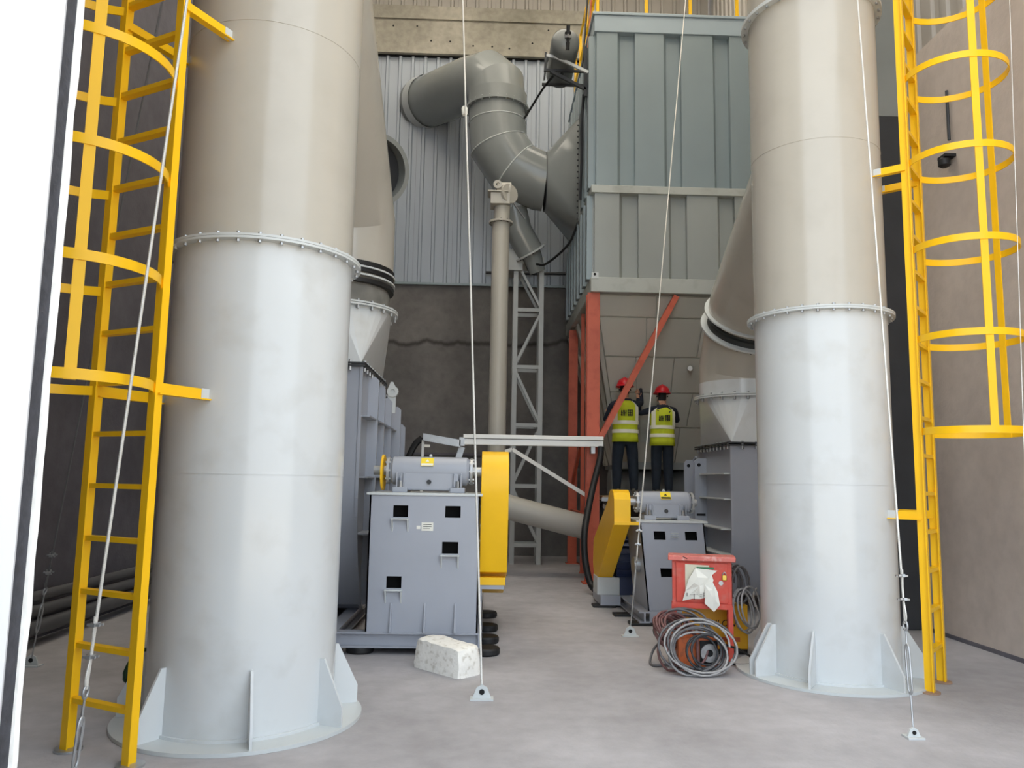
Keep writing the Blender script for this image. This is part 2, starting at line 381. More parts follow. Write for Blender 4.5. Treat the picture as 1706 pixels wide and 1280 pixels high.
LX, LY, LR = -1.56, 5.34, .585
RX, RY, RR = 2.9, 6.66, .545
tl = stack((LX, LY), LR, .77, 3.02, 'tall pale grey bolted chimney stack beside the left yellow ladder', [math.radians(x) for x in (-172, -122, -69, -22, 22, 150, 80, 115)], 5.78, '')
tr = stack((RX, RY), RR, .76, 2.99, 'tall pale grey bolted chimney stack behind the red welding cabinet, by the right ladder', [math.radians(x) for x in (-162, -125, -70, -20, 25, 75, 125, 192)], 5.78, '')

# ------------------------------------------------------------------ caged ladders
def ladder(name_label, pA, pB, nrm, z_top, hoop0, hoop_dz, tower, tr_r, brackets, rung0, hoopR, hoopC, foot):
    """pA near stile (x,y), pB far stile"""
    A = V(pA + (0,)); B = V(pB + (0,)); mid = (A + B) / 2; u = (A - B).normalized(); n = V(nrm + (0,)).normalized()
    hw = (A - B).length / 2
    t = thing('cage_ladder', (mid.x, mid.y, 0), name_label, 'ladder', 'yellow caged ladders')
    for P in (A, B):
        st = MB().obar(P + V((0, 0, .012)), P + V((0, 0, z_top)), n, .065, .01)
        sgn = 1 if P is A else -1
        st.obar(P + n * .03 - u * sgn * .0 + V((0, 0, .012)), P + n * .03 + V((0, 0, z_top)), u, .055, .009)
        s = part('stile', st, M_YEL, t)
        if foot: part('foot_plate', MB().cyl(P + V((0, 0, 0.001)), P + V((0, 0, .013)), .075, n=24), M_STEEL if foot == 2 else M_FOOT, s)
    z = rung0
    while z < z_top:
        part('rung', MB().obar(A * 1 - u * .004 + V((0, 0, z)), B + u * .004 + V((0, 0, z)), n, .05, .028), M_YEL, t); z += .3
    D_ = hoopR - .03; hoopR = (D_ * D_ + hw * hw) / (2 * D_); hoopC = D_ + .03 - hoopR; a0 = math.atan2(.03 - hoopC, hw)   # arc through both stiles
    def hoop_pts(z):
        pts = []
        for k in range(29):
            a = a0 + (math.pi - 2 * a0) * k / 28
            pts.append(mid + n * (hoopC + hoopR * math.sin(a)) + u * (hoopR * math.cos(a)))
        return [p + V((0, 0, z)) for p in pts]
    def strip(pts, wd, th):
        rs = []
        for i, p in enumerate(pts):
            d = (pts[min(i + 1, len(pts) - 1)] - pts[max(i - 1, 0)]).normalized(); s = d.cross(V((0, 0, 1)))
            rs.append([p + s * th / 2 - V((0, 0, wd / 2)), p + s * th / 2 + V((0, 0, wd / 2)), p - s * th / 2 + V((0, 0, wd / 2)), p - s * th / 2 - V((0, 0, wd / 2))])
        return MB().rings(rs)
    z = hoop0
    while z < z_top:
        part('cage_hoop', strip(hoop_pts(z), .055, .008), M_YEL, t); z += hoop_dz
    for a in (30, 150):
        a = math.radians(a); p = mid + n * (hoopC + (hoopR - .008) * math.sin(a)) + u * ((hoopR - .008) * math.cos(a))
        sd = V((u * -math.sin(a) + n * math.cos(a)))
        part('cage_strap', MB().obar(p + V((0, 0, hoop0 - .03)), p + V((0, 0, z_top)), sd, .055, .008), M_YEL, t)
    T = V(tower + (0,))
    for zb in brackets:
        for P in (A, B):
            e = P - n * .6
            # end on the shell: intersect ray P -> -n with circle
            d = -n; oc = P - T; bq = oc.dot(d); cq = oc.dot(oc) - tr_r * tr_r; disc = bq * bq - cq
            L_ = (-bq - math.sqrt(disc)) if disc > 0 else None
            if not L_:
                d = (T - P).normalized(); L_ = (T - P).length - tr_r
            E_ = P + d * (L_ + .004)
            b = part('bracket', MB().obar(P + V((0, 0, zb)), E_ + V((0, 0, zb)), (0, 0, 1), .065, .008).obar(P + V((0, 0, zb - .03)), E_ + V((0, 0, zb - .03)), d.cross(V((0, 0, 1))), .05, .008), M_YEL, t)
            part('bracket_tip', MB().obar(E_ - d * .06 + V((0, 0, zb)), E_ + V((0, 0, zb)), (0, 0, 1), .069, .012), M_FLANGE, b, label='bare pale end of the bracket')
    return t
ladder('yellow caged ladder standing beside the white gateway edge at the left', (-1.87, 4.45), (-2.32, 4.69), (-.47, -.88), 8.0, 2.035, .6, (LX, LY), LR, (2.035, 4.36), .28, .83, 0, 2)
ladder('yellow caged ladder by the right concrete wall, standing on a round foot plate', (3.40, 6.06), (3.68, 6.38), (.76, -.65), 8.5, 1.985, .735, (RX, RY), RR, (1.33, 4.17), .30, .74, 0, 1)

# ------------------------------------------------------------------ fans
def square_round(corners, circ_pts):
    """four corner points (counter-clockwise) joined to a circle of points; point k faces side k*4/n"""
    n = len(circ_pts); vs = list(corners) + list(circ_pts); fs = []; own = []
    for i in range(n):
        q = int(i * 4 / n); f = i * 4 / n - q; own.append(q if f < .5 else (q + 1) % 4)
    for i in range(n):
        j = (i + 1) % n
        fs.append((own[i], 4 + j, 4 + i))
        if own[i] != own[j]: fs.append((own[i], own[j], 4 + j))
    return MB().add(vs, fs)
def rect_to_round(x0, x1, y0, y1, z0, c, r, z1, n=48):
    cor = [V((x1, y0, z0)), V((x1, y1, z0)), V((x0, y1, z0)), V((x0, y0, z0))]
    return square_round(cor, [V((c[0] + r * math.cos(2 * math.pi * i / n - math.pi / 4), c[1] + r * math.sin(2 * math.pi * i / n - math.pi / 4), z1)) for i in range(n)])

def scroll_outline(yc, zc, R, yf, yr, ztop):
    """side plate outline in (y,z): outlet box in front going up, scroll behind"""
    pts = [(yr, ztop), (yf, ztop)]
    # down the front, tangent to the scroll, round below to the rear and up
    for k in range(0, 41):
        a = math.radians(180 + 6.3 * k)          # from front (180) through bottom (270) to the rear and top
        rr = (yc - yf) * (1 - .20 * k / 40)
        pts.append((yc + rr * math.cos(a), max(.2, zc + rr * math.sin(a))))
    return pts
def fan(label, side, xs, wd, yc, zc, yf, yr, ztop, fins, ped, frame_, feet, guard, bear, win, rnd_c, rnd_r, z_rnd, brand, motor):
    """side=+1: drive side faces +X (left fan), -1: drive side faces -X"""
    S = side
    t = thing('centrifugal_fan', (xs, yc, 0), label, 'fan', 'large centrifugal fans')
    o = scroll_outline(yc, zc, 0, yf, yr, ztop)
    c = part('casing', MB().prism(o, (xs - S * wd, 0, 0), (0, 1, 0), (0, 0, 1), (S, 0, 0), wd), M_FAN, t, bevel=.006, smooth=20)
    # rim edge strip of the side plate
    rim = MB(); oo = [V((xs + S * .012, p[0], p[1])) for p in o]
    for i in range(1, len(oo) - 1):
        rim.obar(oo[i], oo[i + 1], (1, 0, 0), .03, .025)
    part('casing_rim', rim, M_FAN, c)
    # horizontal and vertical ribs on the drive side plate
    for (yv, z0, z1, dep) in fins:
        th = .035
        part('stiffener', MB().prism([(0, z0), (dep, z0), (dep, z1 - .04), (dep - .04, z1), (0, z1)], (xs, yv, 0), (S, 0, 0), (0, 0, 1), (0, 1, 0), th), M_FAN, t)
    return t, c

# ---- left fan
XS1 = -1.28
tF1, cas1 = fan('big grey-blue fan with four-window pedestal and upright yellow belt guard, on the left', 1, XS1, .92, 9.4, 1.35, 7.78, 9.42, 2.66,
    [(8.35, .25, 2.63, .11), (9.05, .25, 2.62, .09), (9.62, .25, 2.53, .10), (10.2, .25, 2.48, .15), (10.6, .25, 2.28, .17)], None, None, None, None, None, None, None, None, None, None, None)
for zz, dy0, dy1, dep in ((2.16, 7.85, 10.65, .10), (1.55, 7.85, 10.6, .10), (.99, 7.9, 8.5, .2)):
    part('rib', MB().box(XS1, XS1 + dep, dy0, dy1, zz, zz + .014), M_FAN, tF1)
part('outlet_flange', MB().box(XS1 - .98, XS1 + .05, 7.73, 9.48, 2.655, 2.675).box(XS1 - .98, XS1 + .05, 7.73, 9.48, 2.68, 2.70), M_DARK, tF1)
bolts(tF1, [(XS1 + .03, 7.85 + k * .17, 2.615) for k in range(10)] + [(XS1 - .1 - k * .17, 7.75, 2.615) for k in range(5)], (0, 0, 1), .016, .11)
lug = MB().prism([(-.06, 2.35), (.04, 2.35), (.04, 2.66), (.0, 2.74), (-.03, 2.74), (-.06, 2.66)], (XS1 + .10, 9.66, 0), (1, 0, 0), (0, 0, 1), (0, 1, 0), .03)
lg = part('lifting_lug', lug, M_FLANGE, tF1)
part('lug_eye', MB().ring((XS1 + .10, 9.64, 2.62), (0, 1, 0), .03, .07, .05, 20), M_FLANGE, lg)
# base frame of I-beams
bf = MB()
for (a, b_) in (((-2.2, 7.16), (-.02, 7.16)), ((-2.2, 10.6), (-.02, 10.6))):
    bf.box(a[0], b_[0], a[1], a[1] + .12, .06, .075).box(a[0], b_[0], a[1], a[1] + .12, .18, .195).box(a[0], b_[0], a[1] + .045, a[1] + .06, .075, .18)
for x in (-2.2, -1.42, -.13):
    bf.box(x, x + .12, 7.28, 10.6, .06, .075).box(x, x + .12, 7.28, 10.6, .18, .195).box(x + .05, x + .065, 7.28, 10.6, .075, .18)
for x in (-1.4, -.5, -.045): bf.box(x, x + .015, 7.165, 7.22, .075, .18)
part('base_frame', bf, M_FAN, tF1)
for (x, yy) in ((-1.1, 7.28), (.03, 7.24), (.03, 7.75), (.03, 8.35), (.03, 9.15), (-1.1, 9.7), (-2.1, 7.28), (-2.1, 10.5)):
    part('rubber_foot', MB().lathe((x, yy, 0), (0, 0, 1), [(.115, .001), (.125, .015), (.125, .05), (.115, .064)], 28), M_BLACK, tF1)
# pedestal with window openings
PX0, PX1, PY0, PY1, PZ0, PZ1 = -1.05, -.05, 7.18, 8.1, .195, 1.40
def panel_holes(xa, xb, za, zb, y0, th, holes, shear=0):
    """front plate with rectangular holes (grid split)"""
    xsx = sorted({xa, xb} | {h[0] for h in holes} | {h[1] for h in holes}); zsx = sorted({za, zb} | {h[2] for h in holes} | {h[3] for h in holes})
    mb = MB()
    def X(x, z): return x + shear * (1 - (z - za) / (zb - za))
    for i in range(len(xsx) - 1):
        for j in range(len(zsx) - 1):
            mx, mz = (xsx[i] + xsx[i + 1]) / 2, (zsx[j] + zsx[j + 1]) / 2
            if any(h[0] < mx < h[1] and h[2] < mz < h[3] for h in holes): continue
            x0, x1, z0, z1 = xsx[i], xsx[i + 1], zsx[j], zsx[j + 1]
            mb.hexa([(X(x0, z0), y0, z0), (X(x1, z0), y0, z0), (X(x1, z0), y0 + th, z0), (X(x0, z0), y0 + th, z0), (X(x0, z1), y0, z1), (X(x1, z1), y0, z1), (X(x1, z1), y0 + th, z1), (X(x0, z1), y0 + th, z1)])
    return mb
H1 = [(-.835, -.70, 1.205, 1.31), (-.365, -.225, 1.205, 1.31), (-.385, -.24, .885, .99), (-.875, -.74, .575, .68)]
ped = part('pedestal', panel_holes(PX0, PX1, PZ0, PZ1, PY0, .015, H1).box(PX0, PX0 + .015, PY0, PY1, PZ0, PZ1).box(PX1 - .015, PX1, PY0, PY1, PZ0, PZ1).box(PX0, PX1, PY1 - .015, PY1, PZ0, PZ1), M_FAN, tF1, smooth=0)
part('dark_backing', MB().box(PX0 + .02, PX1 - .02, PY0 + .2, PY0 + .21, PZ0, PZ1), M_HOLE, ped)  # near-black sheet behind the windows stands for the dark inside
part('pedestal_top', MB().box(PX0 - .03, PX1 + .02, PY0 - .015, PY1 + .02, PZ1, PZ1 + .022), M_FLANGE, tF1, bevel=.003)
for h in (H1[0], H1[2], H1[3]):
    br = MB().box(h[0] - .012, h[1] + .012, PY0 - .05, PY0, h[2] - .02, h[2] - .01)
    for x in (h[0] - .008, h[1] - .004):
        br.prism([(0, h[2] - .02), (0, h[2] - .13), (-.05, h[2] - .02)], (x, PY0, 0), (0, 1, 0), (0, 0, 1), (1, 0, 0), .012)
    part('window_shelf', br, M_FLANGE, ped)
for x in (-.83, -.53, -.26):
    part('toe_rib', MB().prism([(0, .2), (0, .45), (-.012, .45), (-.05, .2)], (x, PY0, 0), (0, 1, 0), (0, 0, 1), (1, 0, 0), .014), M_FAN, ped)
tg = part('rating_plate', MB().box(-.575, -.47, PY0 - .004, PY0, 1.085, 1.16).box(-.62, -.585, PY0 - .004, PY0, 1.10, 1.13), M_PAPER, ped)
part('plate_lines', MB().box(-.56, -.485, PY0 - .006, PY0 - .004, 1.14, 1.146).box(-.56, -.485, PY0 - .006, PY0 - .004, 1.122, 1.127).box(-.56, -.50, PY0 - .006, PY0 - .004, 1.105, 1.109), M_PIPEB, tg)
# bearing housing
def bearing(t, x0, x1, yc, zb, r, stick, drive):
    zc = zb + r + .07
    h = part('bearing_housing', MB().lathe((x0, yc, zc), (1, 0, 0), [(r * .8, 0), (r, .03), (r, x1 - x0 - .03), (r * .8, x1 - x0)], 40), M_FAN, t)
    part('housing_body', MB().box(x0 + .1, x1 - .1, yc - r * .98, yc + r * .98, zb + .02, zc), M_FAN, h, bevel=.012)
    for x in (x0 + .04, x1 - .18):
        f = part('housing_foot', MB().box(x, x + .14, yc - r * 1.25, yc + r * 1.25, zb, zb + .05).box(x + .03, x + .045, yc - r * 1.2, yc + r, zb + .05, zc - .02).box(x + .095, x + .11, yc - r * 1.2, yc + r, zb + .05, zc - .02), M_FAN, h, bevel=.005)
        bolts(f, [(x + .07, yc - r * 1.1, zb + .05)], (0, 0, 1), .018, .06)
    for x in (x0 - .03, x1 + .005):
        e = part('end_cap', MB().lathe((x, yc, zc), (1, 0, 0), [(r * .95, 0), (r * .95, .025), (r * .6, .03)], 32), M_STEEL, h)
        bolts(e, circ((x - .012, yc, zc), (1, 0, 0), r * .8, 8), (1, 0, 0), .012, .05)
    part('oil_plug', MB().cyl(((x0 + x1) / 2, yc - r * .98, zb + .1), ((x0 + x1) / 2, yc - r * .98 - .02, zb + .1), .022, n=12), M_DARK, h)
    part('lifting_eye', MB().lathe(((x0 + x1) / 2, yc, zc + r - .005), (0, 0, 1), [(.012, 0), (.018, .012), (.01, .03)], 10), M_FLANGE, h)
    a = math.radians(38); n = V((0, -math.cos(a), math.sin(a)))
    sx = x0 + (x1 - x0) * stick
    p = V((sx, yc, zc)) + n * (r + .001); q = V((0, math.sin(a), math.cos(a)))
    st = part('warning_sticker', MB().prism([(-.06, -.05), (.06, -.05), (.06, .05), (-.06, .05)], p, (1, 0, 0), q, n, .003), M_STICK, h, label='yellow warning sticker')
    part('sticker_mark', MB().prism([(-.018, 0), (.018, 0), (0, .03)], p + n * .003, (1, 0, 0), q, n, .002).prism([(-.055, -.045), (.055, -.045), (.055, -.02), (-.055, -.02)], p + n * .003, (1, 0, 0), q, n, .001), M_INK if drive else M_PAPER, st)
    return zc
zc1 = bearing(tF1, -.92, -.16, 7.6, 1.422, .135, .47, False)
part('shaft', MB().cyl((-1.08, 7.6, zc1), (.0, 7.6, zc1), .045, n=24), M_STEEL, tF1)
part('shaft_guard', MB().ring((-1.0, 7.6, zc1 - .02), (1, 0, 0), .06, .17, .02, 32), M_YEL, tF1)
# belt guard (edge on)
def guard(t, x0, x1, poly):
    g = part('belt_guard', MB().prism(poly, (x0, 0, 0), (0, 1, 0), (0, 0, 1), (1, 0, 0), x1 - x0), M_YEL, t, bevel=.004, smooth=30)
    return g
def arc(yc, zc, r, a0, a1, n): return [(yc + r * math.cos(math.radians(a0 + (a1 - a0) * k / n)), zc + r * math.sin(math.radians(a0 + (a1 - a0) * k / n))) for k in range(n + 1)]
g1 = guard(tF1, -.045, .215, arc(7.72, 1.53, .30, 60, 180, 10) + [(7.42, 1.42), (7.60, .68), (8.95, .30), (9.15, .5), (9.1, .85)])
part('guard_hem', MB().box(-.045, .20, 7.59, 7.75, .56, .63), M_YEL, g1)
bolts(g1, [(-.046, 7.5, z) for z in (1.30, 1.12, .98)], (-1, 0, 0), .012, .02)
part('guard_stand', MB().box(-.04, .19, 7.6, 7.74, .52, .56).box(-.04, -.02, 7.62, 8.9, .195, .52), M_FAN, tF1)
part('drive_motor', MB().cyl((-.6, 9.0, .62), (-.1, 9.0, .62), .26, n=32).box(-.6, -.1, 8.8, 9.2, .195, .45), M_NAVY, tF1)
# outlet duct of the left fan: transition, joint, branch into the stack
def outlet(label, S, xs, wdx, yf, yr, zt, c, r, zr, path, loc, joint_at):
    t = thing('outlet_duct', loc, label, 'duct', 'fan outlet ducts')
    x0, x1 = sorted((xs, xs - S * wdx))
    tr_ = part('transition', rect_to_round(x0, x1, yf, yr, zt, c, r, zr, 32), M_TOWER, t, smooth=9)
    f = part('flange', MB().ring((c[0], c[1], zr - .02), (0, 0, 1), r - .01, r + .07, .018, 64).ring((c[0], c[1], zr + .004), (0, 0, 1), r - .01, r + .07, .018, 64), M_FLANGE, t)
    bolts(f, circ((c[0], c[1], zr - .06), (0, 0, 1), r + .042, 24), (0, 0, 1), .014, .1)
    return t
C1 = (-1.69, 8.55); R1 = .60
tO1 = outlet('pale grey duct with black-banded joint rising from the left fan to its chimney', 1, XS1, .9, 7.80, 9.40, 2.70, C1, R1, 3.36, None, (C1[0], C1[1], 2.7), None)
jt = MB().lathe((C1[0], C1[1], 0), (0, 0, 1), [(R1 - .02, 3.38), (R1 - .045, 3.45), (R1 - .03, 3.55), (R1 - .05, 3.62), (R1 - .02, 3.70), (R1 - .03, 3.82)], 64, (False, False))
j1 = part('cloth_joint', jt, paint('canvas joint', (120, 118, 112), .7, var=.25, scale=5, bump=.6, bscale=9), tO1, label='crumpled grey cloth joint')
for zz, m in ((3.60, M_BLACK), (3.67, M_FLANGE), (3.715, M_BLACK), (3.755, M_FLANGE), (3.785, M_BLACK)):
    part('clamp_band', MB().ring((C1[0], C1[1], zz), (0, 0, 1), R1 - .05, R1 + (.012 if m is M_BLACK else .025), .045 if m is M_BLACK else .018, 64), m, j1)
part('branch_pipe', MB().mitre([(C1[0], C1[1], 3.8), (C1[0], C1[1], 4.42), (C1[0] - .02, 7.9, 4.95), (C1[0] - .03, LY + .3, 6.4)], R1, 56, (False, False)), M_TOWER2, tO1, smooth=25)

# ---- right fan
XS2 = 2.98
tF2, cas2 = fan('smaller grey-blue fan behind the red cabinet, with sloping yellow belt guard', -1, XS2, .85, 10.7, .95, 9.42, 10.85, 2.02,
    [(10.55, .2, 1.89, .16), (11.1, .2, 1.88, .16)], None, None, None, None, None, None, None, None, None, None, None)
for zz, dep in ((1.67, .1), (1.36, .1), (1.0, .14), (.70, .16)):
    part('rib', MB().box(XS2 - dep, XS2, 9.45, 10.55, zz, zz + .016), M_FLANGE, tF2)
part('outlet_flange', MB().box(XS2 - .06, XS2 + .9, 9.37, 10.92, 2.015, 2.03).box(XS2 - .06, XS2 + .9, 9.37, 10.92, 2.04, 2.06), M_DARK, tF2)
bolts(tF2, [(XS2 - .035, 9.47 + k * .15, 1.975) for k in range(10)] + [(XS2 + .12 + k * .17, 9.39, 1.975) for k in range(3)], (0, 0, 1), .015, .10)
for f_y in (10.55, 11.1):
    dp = .16
    part('lug_hole', MB().cyl((XS2 - dp + .06, f_y - .004, 1.80), (XS2 - dp + .06, f_y + .02, 1.80), .024, n=14), M_HOLE, tF2)
part('slot', MB().box(XS2 - .14, XS2 - .02, 10.546, 10.56, 1.12, 1.15), M_HOLE, tF2)
H2 = [(1.865, 1.995, .92, 1.015), (2.215, 2.35, .92, 1.015), (1.90, 2.035, .515, .61)]
BY0, BY1 = 8.77, 9.6
ped2 = part('pedestal', panel_holes(1.72, 2.44, .15, 1.11, BY0, .015, H2, shear=.09).hexa([(1.81, BY0, .15), (1.825, BY0, .15), (1.825, BY1, .15), (1.81, BY1, .15), (1.72, BY0, 1.11), (1.735, BY0, 1.11), (1.735, BY1, 1.11), (1.72, BY1, 1.11)])
    .hexa([(2.515, BY0, .15), (2.53, BY0, .15), (2.53, BY1, .15), (2.515, BY1, .15), (2.425, BY0, 1.11), (2.44, BY0, 1.11), (2.44, BY1, 1.11), (2.425, BY1, 1.11)]), M_FAN, tF2, smooth=0)
part('dark_backing', MB().box(1.87, 2.43, BY0 + .25, BY0 + .26, .15, 1.11), M_HOLE, ped2)  # near-black sheet again, painting the shade inside these windows
part('pedestal_top', MB().box(1.68, 2.48, BY0 - .015, BY1 + .02, 1.11, 1.132), M_FLANGE, tF2)
vt = part('vent_louvre', MB().box(2.055, 2.16, BY0 - .006, BY0, .93, 1.01), M_FAN, ped2)
for k in range(3): part('louvre_slat', MB().obar((2.065, BY0 - .012, .95 + k * .022), (2.15, BY0 - .012, .95 + k * .022), (0, 1, -.5), .018, .004), M_FLANGE, vt)
part('inspection_cover', MB().cyl((1.70, 9.05, .62), (1.765, 9.05, .62), .09, n=24), M_STEEL, ped2)
bf2 = MB()
for (xa, xb) in ((1.70, 1.82), (2.42, 2.54)):
    bf2.box(xa, xb, 8.70, 11.2, .03, .045).box(xa, xb, 8.70, 11.2, .135, .15).box((xa + xb) / 2 - .008, (xa + xb) / 2 + .008, 8.70, 11.2, .045, .135)
bf2.box(1.82, 2.9, 8.74, 8.76, .03, .15).box(1.45, 1.7, 9.9, 10.6, .03, .15)
part('base_frame', bf2, M_FAN, tF2)
for p in ((1.74, 8.78), (1.66, 9.35), (1.5, 10.0), (2.5, 8.78)):
    part('rubber_foot', MB().box(p[0] - .14, p[0] + .14, p[1] - .09, p[1] + .09, .001, .03), M_BLACK, tF2, bevel=.004)
zc2 = bearing(tF2, 1.76, 2.36, 9.08, 1.132, .125, .5, True)
part('shaft', MB().cyl((1.6, 9.08, zc2), (2.44, 9.08, zc2), .04, n=24), M_STEEL, tF2)
g2 = guard(tF2, 1.43, 1.615, [(8.75, 1.10), (8.75, 1.36), (8.80, 1.43), (8.88, 1.465), (9.02, 1.465), (9.12, 1.43), (9.2, 1.34), (10.42, .80), (10.46, .5), (10.38, .36), (10.0, .36)])
part('guard_strap', MB().box(1.43, 1.72, 8.735, 8.75, 1.08, 1.115), M_YEL, g2)
part('guard_stand', MB().box(1.42, 1.70, 9.98, 10.35, .15, .36), M_FLANGE, tF2)
mo = part('drive_motor', MB().cyl((1.65, 10.1, .58), (2.2, 10.1, .58), .24, n=32).box(1.7, 2.15, 9.95, 10.25, .15, .4), M_NAVY, tF2)
for k in range(12):
    a = math.radians(95 + k * 22); d = V((0, math.cos(a), math.sin(a)))
    part('cooling_fin', MB().obar(V((1.66, 10.1, .58)) + d * .255, V((2.1, 10.1, .58)) + d * .255, d, .05, .01), M_NAVY, mo)
C2 = (3.38, 10.1); R2 = .585
tO2 = outlet('pale grey mitred duct rising from the right fan into the right chimney stack', -1, XS2, .8, 9.44, 10.80, 2.06, C2, R2, 2.66, None, (C2[0], C2[1], 2.06), None)
P1 = V((C2[0], C2[1], 3.08)); dirv = V((-.03, -.66, .75)).normalized(); J0 = P1 + dirv * .62; J1 = J0 + dirv * .20; J2 = J1 + dirv * .12
part('lower_bend', MB().mitre([(C2[0], C2[1], 2.67), (C2[0], C2[1], 2.86)], R2, 56, (False, False)), M_TOWER, tO2)
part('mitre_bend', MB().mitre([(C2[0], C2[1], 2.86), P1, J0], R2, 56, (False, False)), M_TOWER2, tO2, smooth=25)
fA = part('tilted_flange', MB().ring(J0 - dirv * .012, dirv, R2 - .01, R2 + .07, .022, 64), M_FLANGE, tO2)
bolts(fA, circ(J0 - dirv * .03, dirv, R2 + .042, 24), dirv, .013, .03, M_DARK)
part('cloth_joint', MB().lathe(J0, dirv, [(R2 - .01, .01), (R2 - .04, .06), (R2 - .025, .1), (R2 - .045, .15), (R2 - .01, .2)], 64, (False, False)), paint('dark canvas', (40, 42, 40), .6, var=.3, scale=6), tO2, label='dark cloth joint')
part('tilted_flange', MB().ring(J1 - dirv * .01, dirv, R2 - .01, R2 + .05, .02, 64), M_FLANGE, tO2)
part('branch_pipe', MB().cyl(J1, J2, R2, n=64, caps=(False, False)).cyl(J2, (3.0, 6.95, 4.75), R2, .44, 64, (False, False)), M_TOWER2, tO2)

# ------------------------------------------------------------------ bag filter housing
FX0, FX1, FY0, FY1 = 1.66, 4.45, 12.2, 16.0
tB = thing('bag_filter', (3.0, 14.1, 0), 'large grey-green ribbed dust filter housing on red steel legs with a sloping hopper', 'dust filter')
part('upper_body', MB().box(FX0, FX1, FY0, FY1, 6.3, 9.0), M_FILTER, tB)
M_FLOW = paint('lower filter paint', (152, 157, 154), .34, var=.04, scale=1)
part('lower_body', MB().box(FX0 - .02, FX1, FY0 - .0, FY1, 4.78, 6.2), M_FLOW, tB)
part('top_fascia', MB().box(FX0 - .02, FX1, FY0 - .125, FY1, 8.97, 9.29).box(FX0 - .05, FX1, FY0 - .15, FY1 + .02, 9.26, 9.31), M_FASCIA, tB, bevel=.008)
part('middle_band', MB().box(FX0 - .06, FX1, FY0 - .13, FY1, 6.19, 6.32), M_BAND, tB, bevel=.008)
part('bottom_band', MB().box(FX0 - .06, FX1, FY0 - .13, FY1, 4.55, 4.79), M_BAND, tB, bevel=.008)
e = part('corner_lug', MB().box(FX0 - .05, FX0 + .06, FY0 - .14, FY0 - .12, 4.76, 4.86), M_FLANGE, tB)
part('lug_hole', MB().cyl((FX0 - .0, FY0 - .145, 4.83), (FX0, FY0 - .12, 4.83), .022, n=12), M_HOLE, e)
for z0, z1, pans in ((6.32, 8.97, ((1.68, 2.09), (2.32, 2.86), (3.09, 3.68), (3.90, 4.45))), (4.79, 6.19, ((1.66, 2.12), (2.37, 2.92), (3.16, 3.72), (3.94, 4.45)))):
    for xa, xb in pans:
        part('raised_panel', MB().prism([(xa, 0), (xa, -.10), (xb - .06, -.10), (xb, 0)], (0, FY0, z0), (1, 0, 0), (0, 1, 0), (0, 0, 1), z1 - z0), M_FILTER if z0 > 6 else M_FLOW, tB, smooth=0)
for z0, z1 in ((6.32, 8.97), (4.79, 6.19)):
    y = FY0 + .02
    while y < FY1 - .2:
        part('stiffener', MB().prism([(0, 0), (-.09, .012), (-.09, .19), (0, .2)], (FX0 if z0 > 6 else FX0 - .02, y, z0), (1, 0, 0), (0, 1, 0), (0, 0, 1), z1 - z0), M_FILTER, tB, smooth=0)
        y += .46
# hopper: pyramid with separate plates
HT, HB = 4.55, 1.86
def hop(sx, sy, z):
    f = (HT - z) / (HT - HB)
    x0 = FX0 + .03 + f * .62; x1 = FX1 - .03 - f * .62; y0 = FY0 + .02 + f * 1.25; y1 = FY1 - .05 - f * 1.0
    return V((x0 + (x1 - x0) * sx, y0 + (y1 - y0) * sy, z))
hp = part('hopper', MB().hexa([hop(0, 0, HB), hop(1, 0, HB), hop(1, 1, HB), hop(0, 1, HB), hop(0, 0, HT), hop(1, 0, HT), hop(1, 1, HT), hop(0, 1, HT)]), M_HOPPER, tB)
rows = [4.55, 4.22, 3.62, 3.06, 2.5, 1.9]
spl = [(0, .36, .72, 1), (0, .30, .66, 1), (0, .22, .5, .8, 1), (0, .34, .68, 1), (0, .3, .62, 1)]
nrm = (hop(1, 0, HB) - hop(0, 0, HB)).cross(hop(0, 0, HT) - hop(0, 0, HB)).normalized()
if nrm.y > 0: nrm = -nrm
for r_ in range(5):
    zt, zb_ = rows[r_], rows[r_ + 1]
    for k in range(len(spl[r_]) - 1):
        s0, s1 = spl[r_][k] + .005, spl[r_][k + 1] - .005
        a = [hop(s0, 0, zb_ + .012), hop(s1, 0, zb_ + .012), hop(s1, 0, zt - .012), hop(s0, 0, zt - .012)]
        off = .03 + .006 * ((k + r_) % 2)
        part('hopper_plate', MB().hexa([p + nrm * off for p in a] + a), M_HOPPER, hp, smooth=0)
for sy in range(6):
    yv = sy / 5
    part('hopper_rib', MB().bar(hop(0, yv, HT - .05) + V((-.03, 0, 0)), hop(0, yv, HB) + V((-.03, 0, 0)), .07, .05), M_HOPPER, hp)
part('hopper_nozzle', MB().cyl(V((3.35, 12.72, 3.45)), V((3.30, 12.55, 3.42)), .04, n=16), M_STEEL, hp)
part('inspection_door', MB().hexa([p + nrm * .05 for p in (hop(.24, 0, 2.25), hop(.5, 0, 2.25), hop(.5, 0, 2.62), hop(.24, 0, 2.62))] + [hop(.24, 0, 2.25), hop(.5, 0, 2.25), hop(.5, 0, 2.62), hop(.24, 0, 2.62)]), M_BAND, hp)
part('hopper_collar', MB().box(2.28, 3.8, 13.4, 15.0, 1.78, 1.9), M_DUCT, hp)
part('discharge_screw', MB().cyl((2.2, 14.0, 1.5), (3.9, 14.0, 1.5), .28, n=32), M_DUCT, tB)
